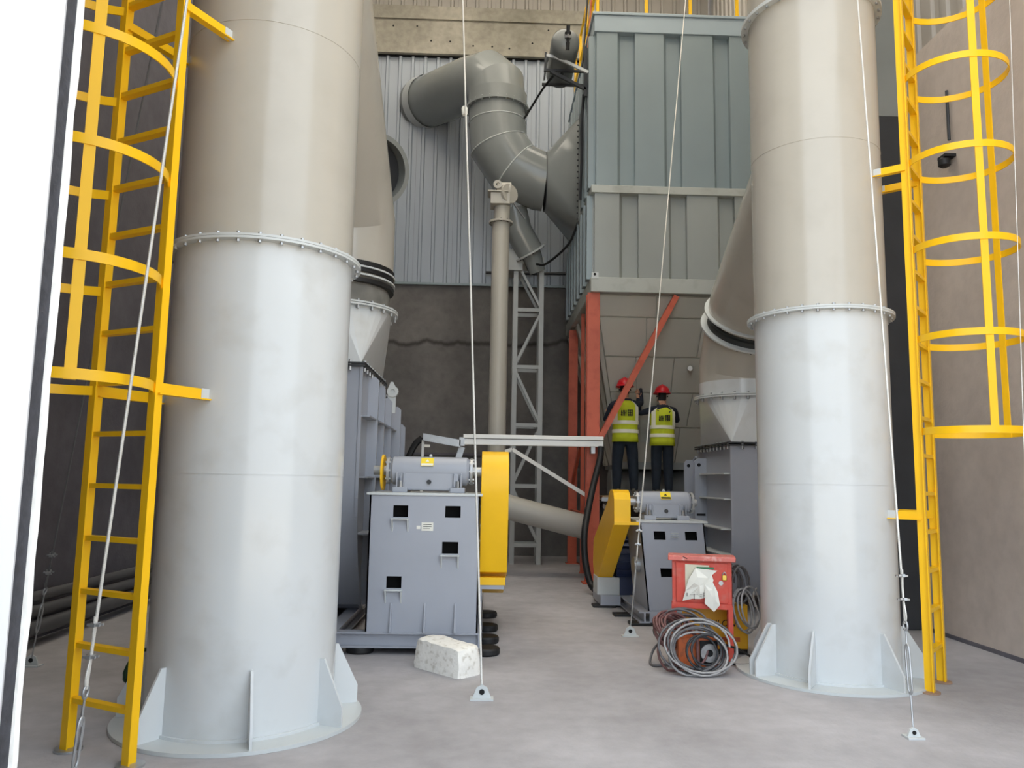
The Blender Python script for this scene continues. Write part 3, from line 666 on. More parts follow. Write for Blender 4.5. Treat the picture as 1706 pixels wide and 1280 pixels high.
# red steel legs and bracing
def hcol(x, y, z1, s=.2, web='y'):
    m = MB()
    m.box(x - s / 2, x + s / 2, y - s / 2, y - s / 2 + .016, 0.02, z1).box(x - s / 2, x + s / 2, y + s / 2 - .016, y + s / 2, .02, z1).box(x - .008, x + .008, y - s / 2 + .016, y + s / 2 - .016, .02, z1)
    m.box(x - s * .75, x + s * .75, y - s * .75, y + s * .75, 0.001, .02); return m
for (x, y, s) in ((1.655, 12.24, .2), (4.3, 12.24, .2), (4.3, 15.85, .2)):
    l = part('leg', hcol(x, y, 4.55, s), M_RED, tB)
part('leg', hcol(1.66, 13.55, 4.5, .06), M_RED, tB)
part('leg', hcol(1.66, 15.1, 4.5, .16), M_RED, tB)
def brace(a, b, w=.1): part('brace', MB().bar(a, b, w, .09), M_RED, tB)
brace((1.76, 12.17, 2.22), (2.98, 12.17, 4.52), .15)
brace((1.66, 12.3, .98), (1.66, 15.1, .98), .08); brace((1.66, 13.55, 2.35), (1.66, 15.1, 1.5), .05)
# yellow guard rail on top
def rail(yy, xs_):
    r_ = thing('guard_rail', (3, yy, 9.31), 'yellow guard rail standing on top of the dust filter', 'railing')
    for x in xs_: part('post', MB().obar((x, yy, 9.31), (x, yy, 10.5), (1, 0, 0), .05, .05), M_YEL, r_)
    for z in (9.95, 10.48): part('rail', MB().obar((xs_[0], yy, z), (xs_[-1], yy, z), (0, 0, 1), .04, .04), M_YEL, r_)
    for k, yv in enumerate((12.9, 13.8, 14.7, 15.6)):
        part('post', MB().obar((xs_[0], yv, 9.31), (xs_[0], yv, 10.5), (1, 0, 0), .05, .05), M_YEL, r_)
    for z in (9.95, 10.48): part('rail', MB().obar((xs_[0], yy, z), (xs_[0], 15.6, z), (0, 0, 1), .04, .04), M_YEL, r_)
rail(FY0 + .08, (1.72, 2.55, 3.3, 4.1))

# ------------------------------------------------------------------ big duct to the filter
DX, DY, DR = .07, 14.2, .545
tD = thing('inlet_duct', (DX, DY, 6.2), 'thick dark grey mitred duct curving from the back wall into the dust filter', 'duct')
part('wall_run', MB().mitre([(-1.62, YB + .1, 9.85), (-.50, 15.0, 9.50), (-.13, 14.47, 9.32), (.04, 14.24, 9.05), (DX, DY, 8.7)], DR, 56, (False, True)), M_DUCT, tD, smooth=15)
part('wall_collar', MB().mitre([(-1.55, YB - .02, 9.83), (-1.40, YB - .22, 9.78)], DR + .02, 56, (False, False)), M_FLANGE, tD)
part('upper_sleeve', MB().cyl((DX, DY, 8.60), (DX, DY, 8.86), DR + .02, n=56), M_DUCT, tD)
fd = part('flange', MB().ring((DX, DY, 8.56), (0, 0, 1), DR - .02, DR + .06, .05, 56), M_DUCT, tD)
bolts(fd, circ((DX, DY, 8.54), (0, 0, 1), DR + .04, 24), (0, 0, 1), .012, .09)
cb = V((DX + .98, DY, 8.16)); pts = [(DX, DY, 8.7), (DX, DY, 8.30)]
for k in (198, 230, 262):
    a = math.radians(k); pts.append((cb.x + .98 * math.cos(a), DY, cb.z + .98 * math.sin(a)))
pts += [(1.0, DY, 7.18)]
mbend = MB().mitre(pts, DR, 56, (False, False)); seam_rings = mbend.last[1:-2]
lb = part('lower_bend', mbend, M_DUCT, tD, smooth=15)
for rg in seam_rings: part('weld_seam', MB().tube(rg, .012, 6, closed=True), M_FLANGE, lb)
# round to square hood (built upright, then turned to face +X)
n = 48
hy0, hy1, hz0, hz1 = DY - .72, DY + .72, 6.22, 8.14
hd = square_round([V((1.57, hy1, hz0)), V((1.57, hy1, hz1)), V((1.57, hy0, hz1)), V((1.57, hy0, hz0))],
    [V((1.0, DY + DR * math.cos(2 * math.pi * i / n - math.pi / 4), 7.18 + DR * math.sin(2 * math.pi * i / n - math.pi / 4))) for i in range(n)])
part('hood', hd, M_DUCT, tD, smooth=14)
part('hood_ring', MB().ring((.99, DY, 7.18), (1, 0, 0), DR - .01, DR + .012, .015, 56), M_DARK, tD)
hf = part('hood_flange', MB().box(1.55, 1.60, hy0 - .05, hy1 + .05, hz0 - .05, hz1 + .05), M_DUCT, tD)
bolts(hf, [(1.52, hy0 - .02, hz0 + k * .11) for k in range(17)], (1, 0, 0), .014, .1, M_DARK)
# small pipe elbow under the duct
tE = thing('hopper_pipe', (.7, 14.6, 5.2), 'dark grey stub pipe dropping from the thick duct onto the lattice tower', 'pipe')
part('upper_cone', MB().mitre([(.42, 14.55, 6.75), (.52, 14.6, 6.35), (.78, 14.75, 5.95)], .26, 32), M_DUCT, tE, smooth=30)
ff = part('flange', MB().ring((.76, 14.74, 5.98), (.26, .15, -.4), .2, .33, .03, 32), M_FLANGE, tE)
bolts(ff, circ((.76, 14.74, 5.98), (.26, .15, -.4), .29, 12), (.26, .15, -.4), .016, .05, M_DARK)
part('lower_stub', MB().cyl((.78, 14.76, 5.95), (.92, 14.85, 5.6), .2, .16, 32), M_DUCT, tE)

# open round duct end behind the left stack
tN = thing('duct_stub', (-1.9, 11, 6), 'dark round duct end with a rim, half hidden behind the left chimney stack', 'duct')
ax = V((.60, -.72, -.25)).normalized(); e0 = V((-1.66, 11.0, 6.03))
part('pipe', MB().cyl(e0 - ax * 1.9, e0, .47, n=48, caps=(True, False)), M_DUCT, tN)
part('rim', MB().ring(e0 - ax * .03, ax, .45, .52, .03, 48), M_DUCT, tN)
part('inside', MB().cyl(e0 - ax * .25, e0 - ax * .2, .46, n=48), M_DARK, tN)
part('hanger', MB().bar(e0 - ax * 1.2, e0 - ax * 1.2 + V((0, 0, 7.4)), .03, .03), M_DARK, tN)

# tall beige pipe with valve head
PXX, PYY = .165, 13.2
tP = thing('riser_pipe', (PXX, PYY, 0), 'tall pale beige riser pipe with a bolted valve head, in front of the back wall', 'pipe')
part('shaft', MB().cyl((PXX, PYY, 1.05), (PXX, PYY, 6.02), .15, n=40), M_PIPE, tP)
fp = part('flange', MB().ring((PXX, PYY, 6.0), (0, 0, 1), .12, .21, .035, 40), M_PIPE, tP)
bolts(fp, circ((PXX, PYY, 5.99), (0, 0, 1), .185, 10), (0, 0, 1), .014, .06, M_DARK)
part('neck', MB().cyl((PXX + .01, PYY, 6.03), (PXX + .02, PYY, 6.34), .14, n=32), M_PIPE, tP)
vh = part('valve_head', MB().box(PXX - .19, PXX + .15, PYY - .2, PYY + .15, 6.3, 6.5).box(PXX - .24, PXX + .12, PYY - .24, PYY + .1, 6.50, 6.525).cyl((PXX - .08, PYY - .05, 6.60), (PXX + .17, PYY - .05, 6.60), .13, n=24), M_PIPE, tP, bevel=.008)
part('side_disc', MB().cyl((PXX + .12, PYY - .12, 6.50), (PXX + .15, PYY - .16, 6.50), .17, n=24), M_PIPE, vh)
part('boss', MB().ring((PXX - .07, PYY - .21, 6.63), (0, -1, 0), .03, .075, .03, 20), M_PIPE, vh)
part('lever', MB().bar((PXX + .16, PYY - .1, 6.42), (PXX + .42, PYY + .05, 6.12), .02, .02), M_STEEL, vh)
part('floor_stand', MB().cyl((PXX, PYY, .02), (PXX, PYY, 1.05), .1, n=20).box(PXX - .2, PXX + .2, PYY - .2, PYY + .2, .001, .02), M_DARK, tP)
# sloping conveyor pipe at floor level
solo('conveyor_pipe', MB().mitre([(.30, 13.0, 1.14), (.5, 13.0, 1.08), (1.5, 12.95, .84), (1.78, 13.0, .78)], .20, 40), M_PIPE, (1.2, 13, .8), 'thick pale grey pipe sloping down to the right behind the red legs', 'pipe', smooth=40)

# lattice tower
tT = thing('lattice_tower', (.75, 15.0, 0), 'slender grey welded lattice steel tower against the back wall', 'tower')
tx0, tx1, ty0, ty1 = .50, 1.0, 14.85, 15.35
for x in (tx0, tx1):
    for yv in (ty0, ty1):
        part('chord', MB().box(x - .045, x + .045, yv - .045, yv + .045, .0 + .001, 5.9), M_TRUSS, tT)
lev = [5.85, 4.84, 3.72, 2.6, 1.45, .35]
for i, z in enumerate(lev):
    for yv in (ty0, ty1): part('crossbar', MB().bar((tx0, yv, z), (tx1, yv, z), .06, .07 if i else .18), M_TRUSS, tT)
    for x in (tx0, tx1): part('crossbar', MB().bar((x, ty0, z), (x, ty1, z), .06, .06), M_TRUSS, tT)
    if i < 5:
        a, b_ = (tx0, tx1) if i % 2 == 0 else (tx1, tx0)
        for yv in (ty0, ty1): part('diagonal', MB().bar((a, yv, z - .04), (b_, yv, lev[i + 1] + .03), .055, .05), M_TRUSS, tT)
        part('diagonal', MB().bar((tx1, ty0, z), (tx1, ty1, lev[i + 1]), .05, .05), M_TRUSS, tT)
        part('diagonal', MB().bar((tx0, ty1, z), (tx0, ty0, lev[i + 1]), .05, .05), M_TRUSS, tT)
part('head_plate', MB().box(tx0 - .16, tx0 + .12, ty0 - .12, ty1, 5.6, 6.02), M_TRUSS, tT)

# air tank on the filter side
tA = thing('air_tank', (1.22, 13, 8.5), 'dark grey air receiver tank with domed end and black valve, bracketed to the filter', 'tank')
TZ = 8.76; TXC = 1.16
pr = [(.235 * math.cos(a), -.13 * math.sin(a)) for a in [math.radians(x) for x in (86, 70, 52, 35, 18)]] + [(.235, 0), (.235, 1.05)] + [(.235 * math.cos(a), 1.05 + .13 * math.sin(a)) for a in [math.radians(x) for x in (18, 35, 52, 70, 86)]]
part('vessel', MB().lathe((TXC, 12.1, TZ), (0, 1, 0), pr, 40), M_TANK, tA, smooth=40)
vl = part('valve', MB().lathe((TXC + .03, 11.98, TZ - .02), (0, -.35, 1), [(.035, -.16), (.04, -.04), (.028, -.04), (.028, .06), (.055, .06), (.055, .12), (.032, .12), (.032, .22)], 12), M_BLACK, tA)
part('valve_nut', MB().cyl((TXC + .03, 11.967, TZ + .0), (TXC + .03, 11.955, TZ + .05), .06, n=6), M_STEEL, vl)
part('upper_bracket', MB().bar((.88, 12.25, TZ - .14), (.88, 13.05, TZ - .14), .03, .05).bar((.87, 12.25, TZ - .15), (1.01, 12.25, TZ - .17), .03, .05), M_STEEL, tA)
part('bracket_strut', MB().bar((1.0, 12.24, TZ - .17), (1.56, 12.24, TZ - .43), .035, .05), M_FLANGE, tA)
part('bracket_post', MB().bar((.865, 12.45, TZ + .02), (.85, 12.45, TZ - .32), .035, .03), M_DARK, tA)
part('bracket_arm', MB().bar((.84, 12.45, TZ - .30), (1.57, 12.45, TZ - .30), .04, .04), M_DARK, tA)
part('bracket_arm', MB().bar((.84, 13.0, TZ - .26), (1.57, 13.0, TZ - .26), .04, .04), M_DARK, tA)
part('bracket_strut', MB().bar((.95, 12.45, TZ - .32), (1.55, 12.45, TZ - .62), .05, .05), M_DARK, tA)
part('bracket_post', MB().bar((1.545, 12.45, TZ + .12), (1.545, 12.45, TZ - .75), .06, .05), M_DARK, tA)
part('drain', MB().cyl((TXC, 12.6, TZ - .28), (TXC, 12.6, TZ - .22), .03, n=10), M_DARK, tA)
def curve_pts(pts, n=10):
    """Catmull-Rom through pts"""
    P = [V(p) for p in pts]; P = [P[0] * 2 - P[1]] + P + [P[-1] * 2 - P[-2]]; out = []
    for i in range(1, len(P) - 2):
        for k in range(n):
            t = k / n; a, b, c, d = P[i - 1:i + 3]
            out.append(.5 * ((2 * b) + (c - a) * t + (2 * a - 5 * b + 4 * c - d) * t * t + (3 * b - a - 3 * c + d) * t ** 3))
    return out + [P[-2]]
solo('air_hose', MB().tube(curve_pts([(1.0, 12.6, 8.44), (.85, 12.9, 8.36), (.68, 13.4, 8.27), (.58, 13.9, 8.30)]), .02, 8), M_BLACK, (1, 12.9, 8.5), 'thin black hose from the air tank to the thick duct', 'hose')
solo('cable_loop', MB().tube(curve_pts([(1.55, 13.7, 6.15), (1.4, 13.9, 5.85), (1.05, 14.3, 5.62), (.88, 14.5, 5.66)]), .022, 8), M_BLACK, (1.2, 14, 5.8), 'black cable sagging below the square hood of the thick duct', 'cable')
solo('wall_pipe', MB().tube([(-.1, YB - .12, 5.98), (.6, YB - .12, 5.98), (1.64, YB - .12, 6.0)], .035, 8), M_DARK, (.7, YB - .1, 6), 'thin dark pipe running along the ribbed wall behind the lattice tower', 'pipe')
solo('corner_conduit', MB().tube(curve_pts([(1.55, 12.75, 8.2), (1.52, 12.75, 7.7), (1.54, 12.9, 7.2), (1.53, 13.0, 6.4)]), .025, 8), M_DARK, (1.55, 12.8, 7), 'dark conduit running down the filter side below the tank', 'conduit')
for k, (dx, m, lb) in enumerate(((0, M_BLACK, 'black cable slanting up past the filter corner'), (.07, M_ORANGE, 'rusty orange cable slanting up past the filter corner'))):
    solo('rising_cable', MB().tube([(1.50 + dx, 12.6, 8.55), (1.58 + dx, 12.75, 9.5), (1.66 + dx, 12.9, 10.8)], .018, 6), m, (1.55, 12.7, 9), lb, 'cable')

# cable trays
tC = thing('cable_tray', (.7, 11.95, 2.15), 'long white cable tray running level between the yellow guard and the red leg', 'cable tray')
part('channel', MB().box(-.36, 1.78, 11.92, 12.08, 2.10, 2.11).box(-.36, 1.78, 11.91, 11.925, 2.085, 2.17).box(-.36, 1.78, 12.075, 12.09, 2.085, 2.17), M_TRAY, tC)
part('cover', MB().box(-.36, 1.78, 11.89, 12.11, 2.18, 2.24), M_TRAY, tC, bevel=.004)
part('end_plate', MB().box(-.42, -.34, 11.9, 12.1, 2.06, 2.19), M_STEEL, tC)
part('hanger_clip', MB().box(1.6, 1.66, 11.95, 12.13, 1.98, 2.10), M_STEEL, tC)
tC2 = thing('tray_bend', (-.65, 12, 1.5), 'shiny galvanised tray bend on thin legs behind the left bearing housing', 'cable tray')
part('tray', MB().hexa([(-.97, 11.9, 2.13), (-.4, 11.9, 2.04), (-.4, 12.2, 2.04), (-.97, 12.2, 2.13), (-.97, 11.9, 2.24), (-.4, 11.9, 2.15), (-.4, 12.2, 2.15), (-.97, 12.2, 2.24)]), M_STEEL, tC2)
part('leg', MB().bar((-.99, 12.05, 0), (-.98, 12.05, 2.15), .04, .04), M_TRAY, tC2)
part('leg', MB().bar((-.55, 12.05, 1.5), (-.38, 12.05, 2.05), .09, .03, (0, 1, 0)).bar((-.56, 12.05, 0), (-.55, 12.05, 1.52), .04, .04), M_STEEL, tC2)
part('tag', MB().box(-.95, -.86, 11.885, 11.895, 2.03, 2.07), M_PAPER, tC2)
solo('drop_cable', MB().tube(curve_pts([(-1.0, 12.1, 2.18), (-1.12, 12.1, 2.05), (-1.25, 12.1, 1.7), (-1.4, 12.1, .9), (-1.45, 12.1, .03)]), .05, 10), M_BLACK, (-1.2, 12.1, 1), 'thick black cable dropping from the galvanised tray bend', 'cable')
solo('diagonal_tray', MB().bar((.30, 12.95, 2.02), (.42, 12.95, 2.06), .07, .06).bar((.42, 12.95, 2.06), (2.05, 12.95, 1.09), .07, .06), M_TRAY, (1.2, 12.95, 1.5), 'narrow white tray sloping down behind the red filter legs', 'cable tray')
solo('black_hose', MB().tube(curve_pts([(1.74, 11.9, 2.08), (1.72, 11.85, 1.9), (1.60, 11.7, 1.5), (1.50, 11.5, 1.15), (1.42, 11.3, .8), (1.42, 11.2, .45), (1.48, 11.1, .15), (1.54, 10.95, .065)]), .048, 12), M_BLACK, (1.5, 11.5, 0), 'thick black hose hanging from the white tray to the floor beside the red leg', 'hose')

# ------------------------------------------------------------------ work platform and two workers
tW = thing('work_platform', (2.45, 12.5, 0), 'low steel work platform carrying the two workers behind the right fan', 'platform')
PZ = 1.335
for k in range(4): part('plank', MB().box(1.80, 3.10, 12.12 + k * .2, 12.31 + k * .2, PZ - .04, PZ), M_PLANK, tW, bevel=.004)
part('edge_beam', MB().box(1.78, 3.12, 12.07, 12.11, PZ - .08, PZ - .02), M_STEEL, tW)
part('edge_beam', MB().box(1.78, 3.12, 12.92, 12.96, PZ - .08, PZ - .02), M_STEEL, tW)
for x in (1.9, 3.0):
    for yv in (12.09, 12.94): part('leg', MB().box(x - .025, x + .025, yv - .025, yv + .025, .001, PZ - .08), M_DARK, tW)

def body_mesh(chains, radii_fac=1):
    """chains: list of lists of ((x,y,z), (rx, ry)); chains starting at an earlier coordinate are joined"""
    vs = []; es = []; rr = []; idx = {}; roots = []
    for ch in chains:
        prev = None
        for i, (p, r) in enumerate(ch):
            key = tuple(round(c, 4) for c in p)
            if key in idx: k = idx[key]
            else:
                k = len(vs); vs.append(p); rr.append(r if isinstance(r, tuple) else (r, r)); idx[key] = k
                if prev is None: roots.append(k)
            if prev is not None and prev != k: es.append((prev, k))
            prev = k
    me = bpy.data.meshes.new('skel'); me.from_pydata(vs, es, [])
    ob = bpy.data.objects.new('skel', me); COL.objects.link(ob)
    sk = ob.modifiers.new('skin', 'SKIN'); sk.use_smooth_shade = True
    if not me.skin_vertices: 
        me.attributes
    lay = me.skin_vertices[0].data
    for i, s in enumerate(lay): s.radius = rr[i]; s.use_root = i in roots
    ob.modifiers.new('sub', 'SUBSURF').levels = 2
    dg = bpy.context.evaluated_depsgraph_get(); dg.update()
    out = bpy.data.meshes.new_from_object(ob.evaluated_get(dg))
    bpy.data.objects.remove(ob); bpy.data.meshes.remove(me)
    return out
def worker(label, X, Y, sc, lean, armL, armR, foot_dx, mark):
    """facing +Y (back to the viewer). armL/armR: (elbow, hand) offsets from the shoulder"""
    t = thing('person', (X, Y, PZ), label, 'person')
    s = sc
    def p(x, y, z): return (x * s + lean * z * .06, y * s, z * s)
    sh = 1.42
    ch = [[(p(0, 0, .93), (.15 * s, .115 * s)), (p(0, 0, 1.08), (.145 * s, .105 * s)), (p(0, .0, 1.26), (.17 * s, .115 * s)), (p(0, -.01, 1.40), (.14 * s, .095 * s)), (p(0, .0, 1.50), .055 * s), (p(0, .03, 1.58), (.075 * s, .09 * s)), (p(0, .035, 1.68), (.08 * s, .095 * s)), (p(0, .03, 1.75), .055 * s)]]
    for sg in (-1, 1):
        ch.append([(p(0, 0, .93), .15), (p(sg * .095, 0, .86), .108 * s), (p(sg * .105 + foot_dx * sg, .015, .48), .088 * s), (p(sg * .11 + foot_dx * sg, -.01, .28), .08 * s), (p(sg * .115 + foot_dx * sg, -.02, .10), .066 * s), (p(sg * .13 + foot_dx * sg, .02, .045), .044 * s), (p(sg * .14 + foot_dx * sg, .15, .035), .034 * s)])
    hands = []
    for sg, (el, hd_) in ((-1, armL), (1, armR)):
        S0 = V(p(sg * .19, -.005, 1.40)); E_ = S0 + V(el) * s; H_ = E_ + V(hd_) * s; d = V(hd_).normalized()
        side = d.cross(V((sg, .2, 0))).normalized(); wd = d.cross(side).normalized()
        palm = H_ + d * .07 * s
        ch.append([(p(0, -.01, 1.40), .14), (tuple(S0), .068 * s), (tuple((S0 + E_) / 2), .055 * s), (tuple(E_), .047 * s), (tuple((E_ + H_) / 2), .042 * s), (tuple(H_), (.03 * s, .025 * s)), (tuple(palm), (.038 * s, .016 * s))])
        for k in range(4):
            b = palm + wd * (.027 - .018 * k) * s + d * .015 * s; L_ = (.07, .08, .075, .058)[k] * s
            ch.append([(tuple(b), .0085 * s), (tuple(b + d * L_ * .5 + side * .006), .008 * s), (tuple(b + d * L_ + side * .02), .0065 * s)])
        tb = H_ + d * .03 * s + wd * .03 * s
        ch.append([(tuple(tb), .011 * s), (tuple(tb + wd * .025 * s + d * .03 * s), .0095 * s), (tuple(tb + wd * .03 * s + d * .06 * s + side * .01), .008 * s)])
        hands.append((H_, palm))
    ch.append([(p(0, .11, 1.63), .016 * s), (p(0, .135, 1.615), .015 * s)])           # nose
    for sg in (-1, 1): ch.append([(p(sg * .08, .02, 1.645), .012 * s), (p(sg * .09, .01, 1.62), .014 * s)])
    me = body_mesh(ch)
    me.materials.clear()
    for m in (M_CLOTH, M_TROU, M_SKIN, M_SHOE, M_HAIR): me.materials.append(m)
    for pl in me.polygons:
        c = pl.center; z = c.z / s; mi = 0
        if z < .10: mi = 3
        elif z < .95 and abs(c.x) < .34: mi = 1
        if z > 1.49 and abs(c.x - lean * .09) < .12 * s:
            mi = 2
            if c.y < .02 * s and z > 1.56: mi = 4
        for H_, pm in hands:
            if (c - H_).length < .22 * s and (c - pm).dot(pm - H_) > -.0060: mi = 2
        pl.material_index = mi; pl.use_smooth = True
    b = bpy.data.objects.new('body', me); COL.objects.link(b); b.parent = t
    O = V((X, Y, PZ))
    # helmet
    hc = O + V(p(0, .03, 1.70)); hm = MB(); rs = []
    for k in range(9):
        a = math.radians(10 * k + 2); rs.append([hc + V((.125 * s * math.cos(a) * math.cos(q), .145 * s * math.cos(a) * math.sin(q), .135 * s * math.sin(a) - .01)) for q in ang(28)])
    hm.rings(rs)
    he = part('helmet', hm, M_HELM, t)
    brim = MB(); rs = []
    for q in ang(28):
        pass
    def bring(r, z): return [hc + V((.125 * s * r * math.cos(q), (.145 * s * r + (.05 if math.sin(q) > .3 else 0)) * math.sin(q), z)) for q in ang(28)]
    part('helmet_brim', brim.rings([bring(.98, -.012), bring(1.16, -.022), bring(1.16, -.014), bring(.98, .004)], closed=True), M_HELM, he)
    part('helmet_ridge', MB().tube([hc + V((0, .14 * s * math.cos(a), .138 * s * math.sin(a) - .01)) for a in [math.radians(x) for x in range(10, 171, 16)]], .012, 8), M_HELM, he)
    for sg in (-1, 1): part('eye', sph(O + V(p(sg * .032, .122, 1.655)), .011 * s, 8, 6), M_INK, b)
    part('mouth', MB().bar(O + V(p(-.025, .118, 1.575)), O + V(p(.025, .118, 1.575)), .012, .01), M_CAB2, b)
    # vest
    prof = [(.82, .205, .165), (.90, .20, .16), (1.05, .193, .150), (1.2, .203, .152), (1.32, .205, .15), (1.40, .19, .135), (1.455, .13, .10)]
    def vring(z, rx, ry, grow=0): return [O + V(p((rx + grow) * math.cos(q), (ry + grow) * math.sin(q), z)) for q in ang(36)]
    ve = part('vest', MB().rings([vring(*q) for q in prof], (False, False)), M_VEST, t, smooth=60)
    so = ve.modifiers.new('solid', 'SOLIDIFY'); so.thickness = .008
    def at(z):
        for i in range(len(prof) - 1):
            if prof[i][0] <= z <= prof[i + 1][0]:
                f = (z - prof[i][0]) / (prof[i + 1][0] - prof[i][0]); return tuple(prof[i][j] * (1 - f) + prof[i + 1][j] * f for j in (1, 2))
    for z0 in (.955, 1.09):
        a0 = at(z0); a1 = at(z0 + .055)
        part('reflective_band', MB().rings([vring(z0, *a0, .004), vring(z0, *a0, .010), vring(z0 + .055, *a1, .010), vring(z0 + .055, *a1, .004)], closed=True), M_REFL, ve)
    for sg in (-1, 1):
        zz = [1.14, 1.2, 1.26, 1.32, 1.37, 1.41, 1.45]; rs = []
        for z in zz:
            rx, ry = at(z); row = []
            for dx, g in ((-.028, .004), (.028, .004), (.028, .012), (-.028, .012)):
                x = min(.165, rx * .85) * sg + dx; x = max(-rx * .985, min(rx * .985, x))
                yv = -(ry + g) * math.sqrt(max(.02, 1 - (x / (rx + g)) ** 2)); row.append(O + V(p(x, yv, z)))
            rs.append(row)
        part('reflective_strap', MB().rings(rs), M_REFL, ve)
    # lettering blocks on the back
    gl = MB()
    def stroke(x0, z0, x1, z1, wd=.011):
        z = (z0 + z1) / 2; rx, ry = at(z); x = (x0 + x1) / 2; yv = -(ry + .006) * math.sqrt(1 - (x / rx) ** 2)
        gl.obar(O + V(p(x0, yv - .004, z0)), O + V(p(x1, yv - .004, z1)), (0, 1, 0), .012, wd)
    for x in (-.082, -.06, -.038, -.016): stroke(x, 1.21, x + .004, 1.30)
    stroke(-.088, 1.268, -.066, 1.262); stroke(-.044, 1.25, -.02, 1.26); stroke(-.09, 1.235, -.07, 1.228)
    for z in (1.215, 1.238, 1.262, 1.285, 1.303): stroke(.012, z, .088, z + .003)
    for x in (.016, .05, .084): stroke(x, 1.212, x, 1.305)
    part('lettering', gl, M_INK, ve, label='dark printed characters on the back of the vest')
    return t
worker('worker in yellow vest and red helmet partly behind the red diagonal brace', 2.22, 12.50, 1.045, 0, ((-.10, .10, -.24), (.06, .22, .12)), ((.10, .22, .05), (.02, .15, .26)), .02, 0)
worker('worker in yellow vest and red helmet nearer the right fan, left arm raised', 2.81, 12.48, .985, .15, ((-.17, .12, -.05), (.01, .16, .28)), ((.10, .18, -.16), (-.12, .22, .16)), -.01, 1)

# ------------------------------------------------------------------ welding corner
tK = thing('tool_cabinet', (1.945, 7.08, 0), 'battered red steel cabinet on legs with papers hung on its padlocked door', 'cabinet')
kx0, kx1, ky0, ky1, kz0, kz1 = 1.685, 2.205, 7.08, 7.29, .475, .86
part('body', MB().box(kx0, kx1, ky0 + .01, ky1, kz0, kz1), M_CAB, tK, bevel=.004)
part('top', MB().box(kx0 - .035, kx1 + .035, ky0 - .04, ky1 + .02, kz1, kz1 + .045), paint('cabinet lid', (206, 110, 100), .5, var=.12, scale=8, dirt=(226, 190, 182), dirt_amt=.6), tK, bevel=.008)
dr = part('door', MB().box(kx0 + .035, kx1 - .035, ky0 - .004, ky0 + .01, kz0 + .025, kz1 - .015), M_CAB, tK, bevel=.003)
part('bottom_rail', MB().box(kx0, kx1, ky0 - .006, ky0 + .01, kz0 - .03, kz0 + .015), M_CAB, tK)
for x in (kx0 + .015, kx1 - .015):
    for yv in (ky0 + .02, ky1 - .02): part('leg', MB().box(x - .022, x + .022, yv - .022, yv + .022, .001, kz0), M_CAB, tK, bevel=.003)
lk = part('padlock', MB().box(kx1 - .085, kx1 - .045, ky0 - .03, ky0 - .008, .70, .745), M_BRASS, tK, bevel=.005)
part('shackle', MB().tube([(kx1 - .065 + .014 * math.cos(a), ky0 - .019, .745 + .026 * math.sin(a)) for a in [math.radians(x) for x in range(0, 181, 20)]], .0045, 8), M_STEEL, lk)
part('keyhole_plate', MB().cyl((kx1 - .095, ky0 - .004, .675), (kx1 - .095, ky0 - .012, .675), .02, n=16), M_STEEL, dr)
part('hinge_mark', MB().bar((1.78, ky0 - .042, kz1 + .04), (1.82, ky0 - .042, kz1 + .02), .006, .006), M_INK, tK)
def sheet(name, poly, y, mat, label, amp=.02, seed=1):
    rn = random.Random(seed); cx = sum(p[0] for p in poly) / len(poly); cz = sum(p[1] for p in poly) / len(poly)
    mb = MB(); n = len(poly)
    out = [V((p[0], y - rn.uniform(0, amp), p[1])) for p in poly]; inn = [V((cx + (p[0] - cx) * .5, y - rn.uniform(.005, amp * 1.6), cz + (p[1] - cz) * .5)) for p in poly]
    vs = out + inn + [V((cx, y - amp, cz))]
    mb.add(vs, [(i, (i + 1) % n, n + (i + 1) % n, n + i) for i in range(n)] + [(n + i, n + (i + 1) % n, 2 * n) for i in range(n)])
    o = solo(name, mb, mat, (cx, y, cz), label, 'paper', smooth=0)
    so = o.modifiers.new('solid', 'SOLIDIFY'); so.thickness = .002; return o
sheet('paper_sheet', [(1.80, .83), (2.01, .825), (1.99, .60), (1.80, .60)], ky0 - .008, M_PAPER2, 'flat cream sheet taped on the red cabinet door behind the torn paper', .004, 2)
tp = sheet('torn_paper', [(1.89, .80), (2.08, .785), (2.03, .75), (2.045, .70), (1.99, .55), (1.93, .535), (1.86, .53), (1.775, .51), (1.80, .60), (1.83, .70)], ky0 - .016, M_PAPER, 'crumpled torn white paper with scribbled strokes on the red cabinet door', .03, 5)
pk = sheet('paper_strip', [(1.97, .66), (2.04, .68), (2.08, .60), (2.095, .49), (2.045, .43), (1.965, .50)], ky0 - .055, M_PAPER, 'folded white paper strip dangling below the red cabinet door', .012, 9)
part('ink_stroke', MB().bar((1.815, ky0 - .06, .585), (1.815, ky0 - .06, .555), .006, .002).bar((1.875, ky0 - .06, .58), (1.875, ky0 - .06, .525), .006, .002).bar((1.84, ky0 - .06, .57), (1.91, ky0 - .06, .575), .004, .002)
    .bar((1.925, ky0 - .06, .555), (1.945, ky0 - .06, .555), .006, .002).bar((1.925, ky0 - .06, .575), (1.945, ky0 - .06, .575), .005, .002).bar((1.955, ky0 - .06, .55), (1.955, ky0 - .06, .59), .004, .002).bar((1.975, ky0 - .06, .55), (1.975, ky0 - .06, .59), .004, .002).bar((1.955, ky0 - .06, .59), (1.975, ky0 - .06, .59), .004, .002).bar((1.955, ky0 - .06, .57), (1.975, ky0 - .06, .57), .004, .002), M_INK, tp)
solo('paper_clip', MB().box(1.90, 2.05, ky0 - .03, ky0 - .008, .795, .81), M_GREEN, (1.97, ky0, .8), 'green clip strip holding the papers on the red cabinet', 'clip')

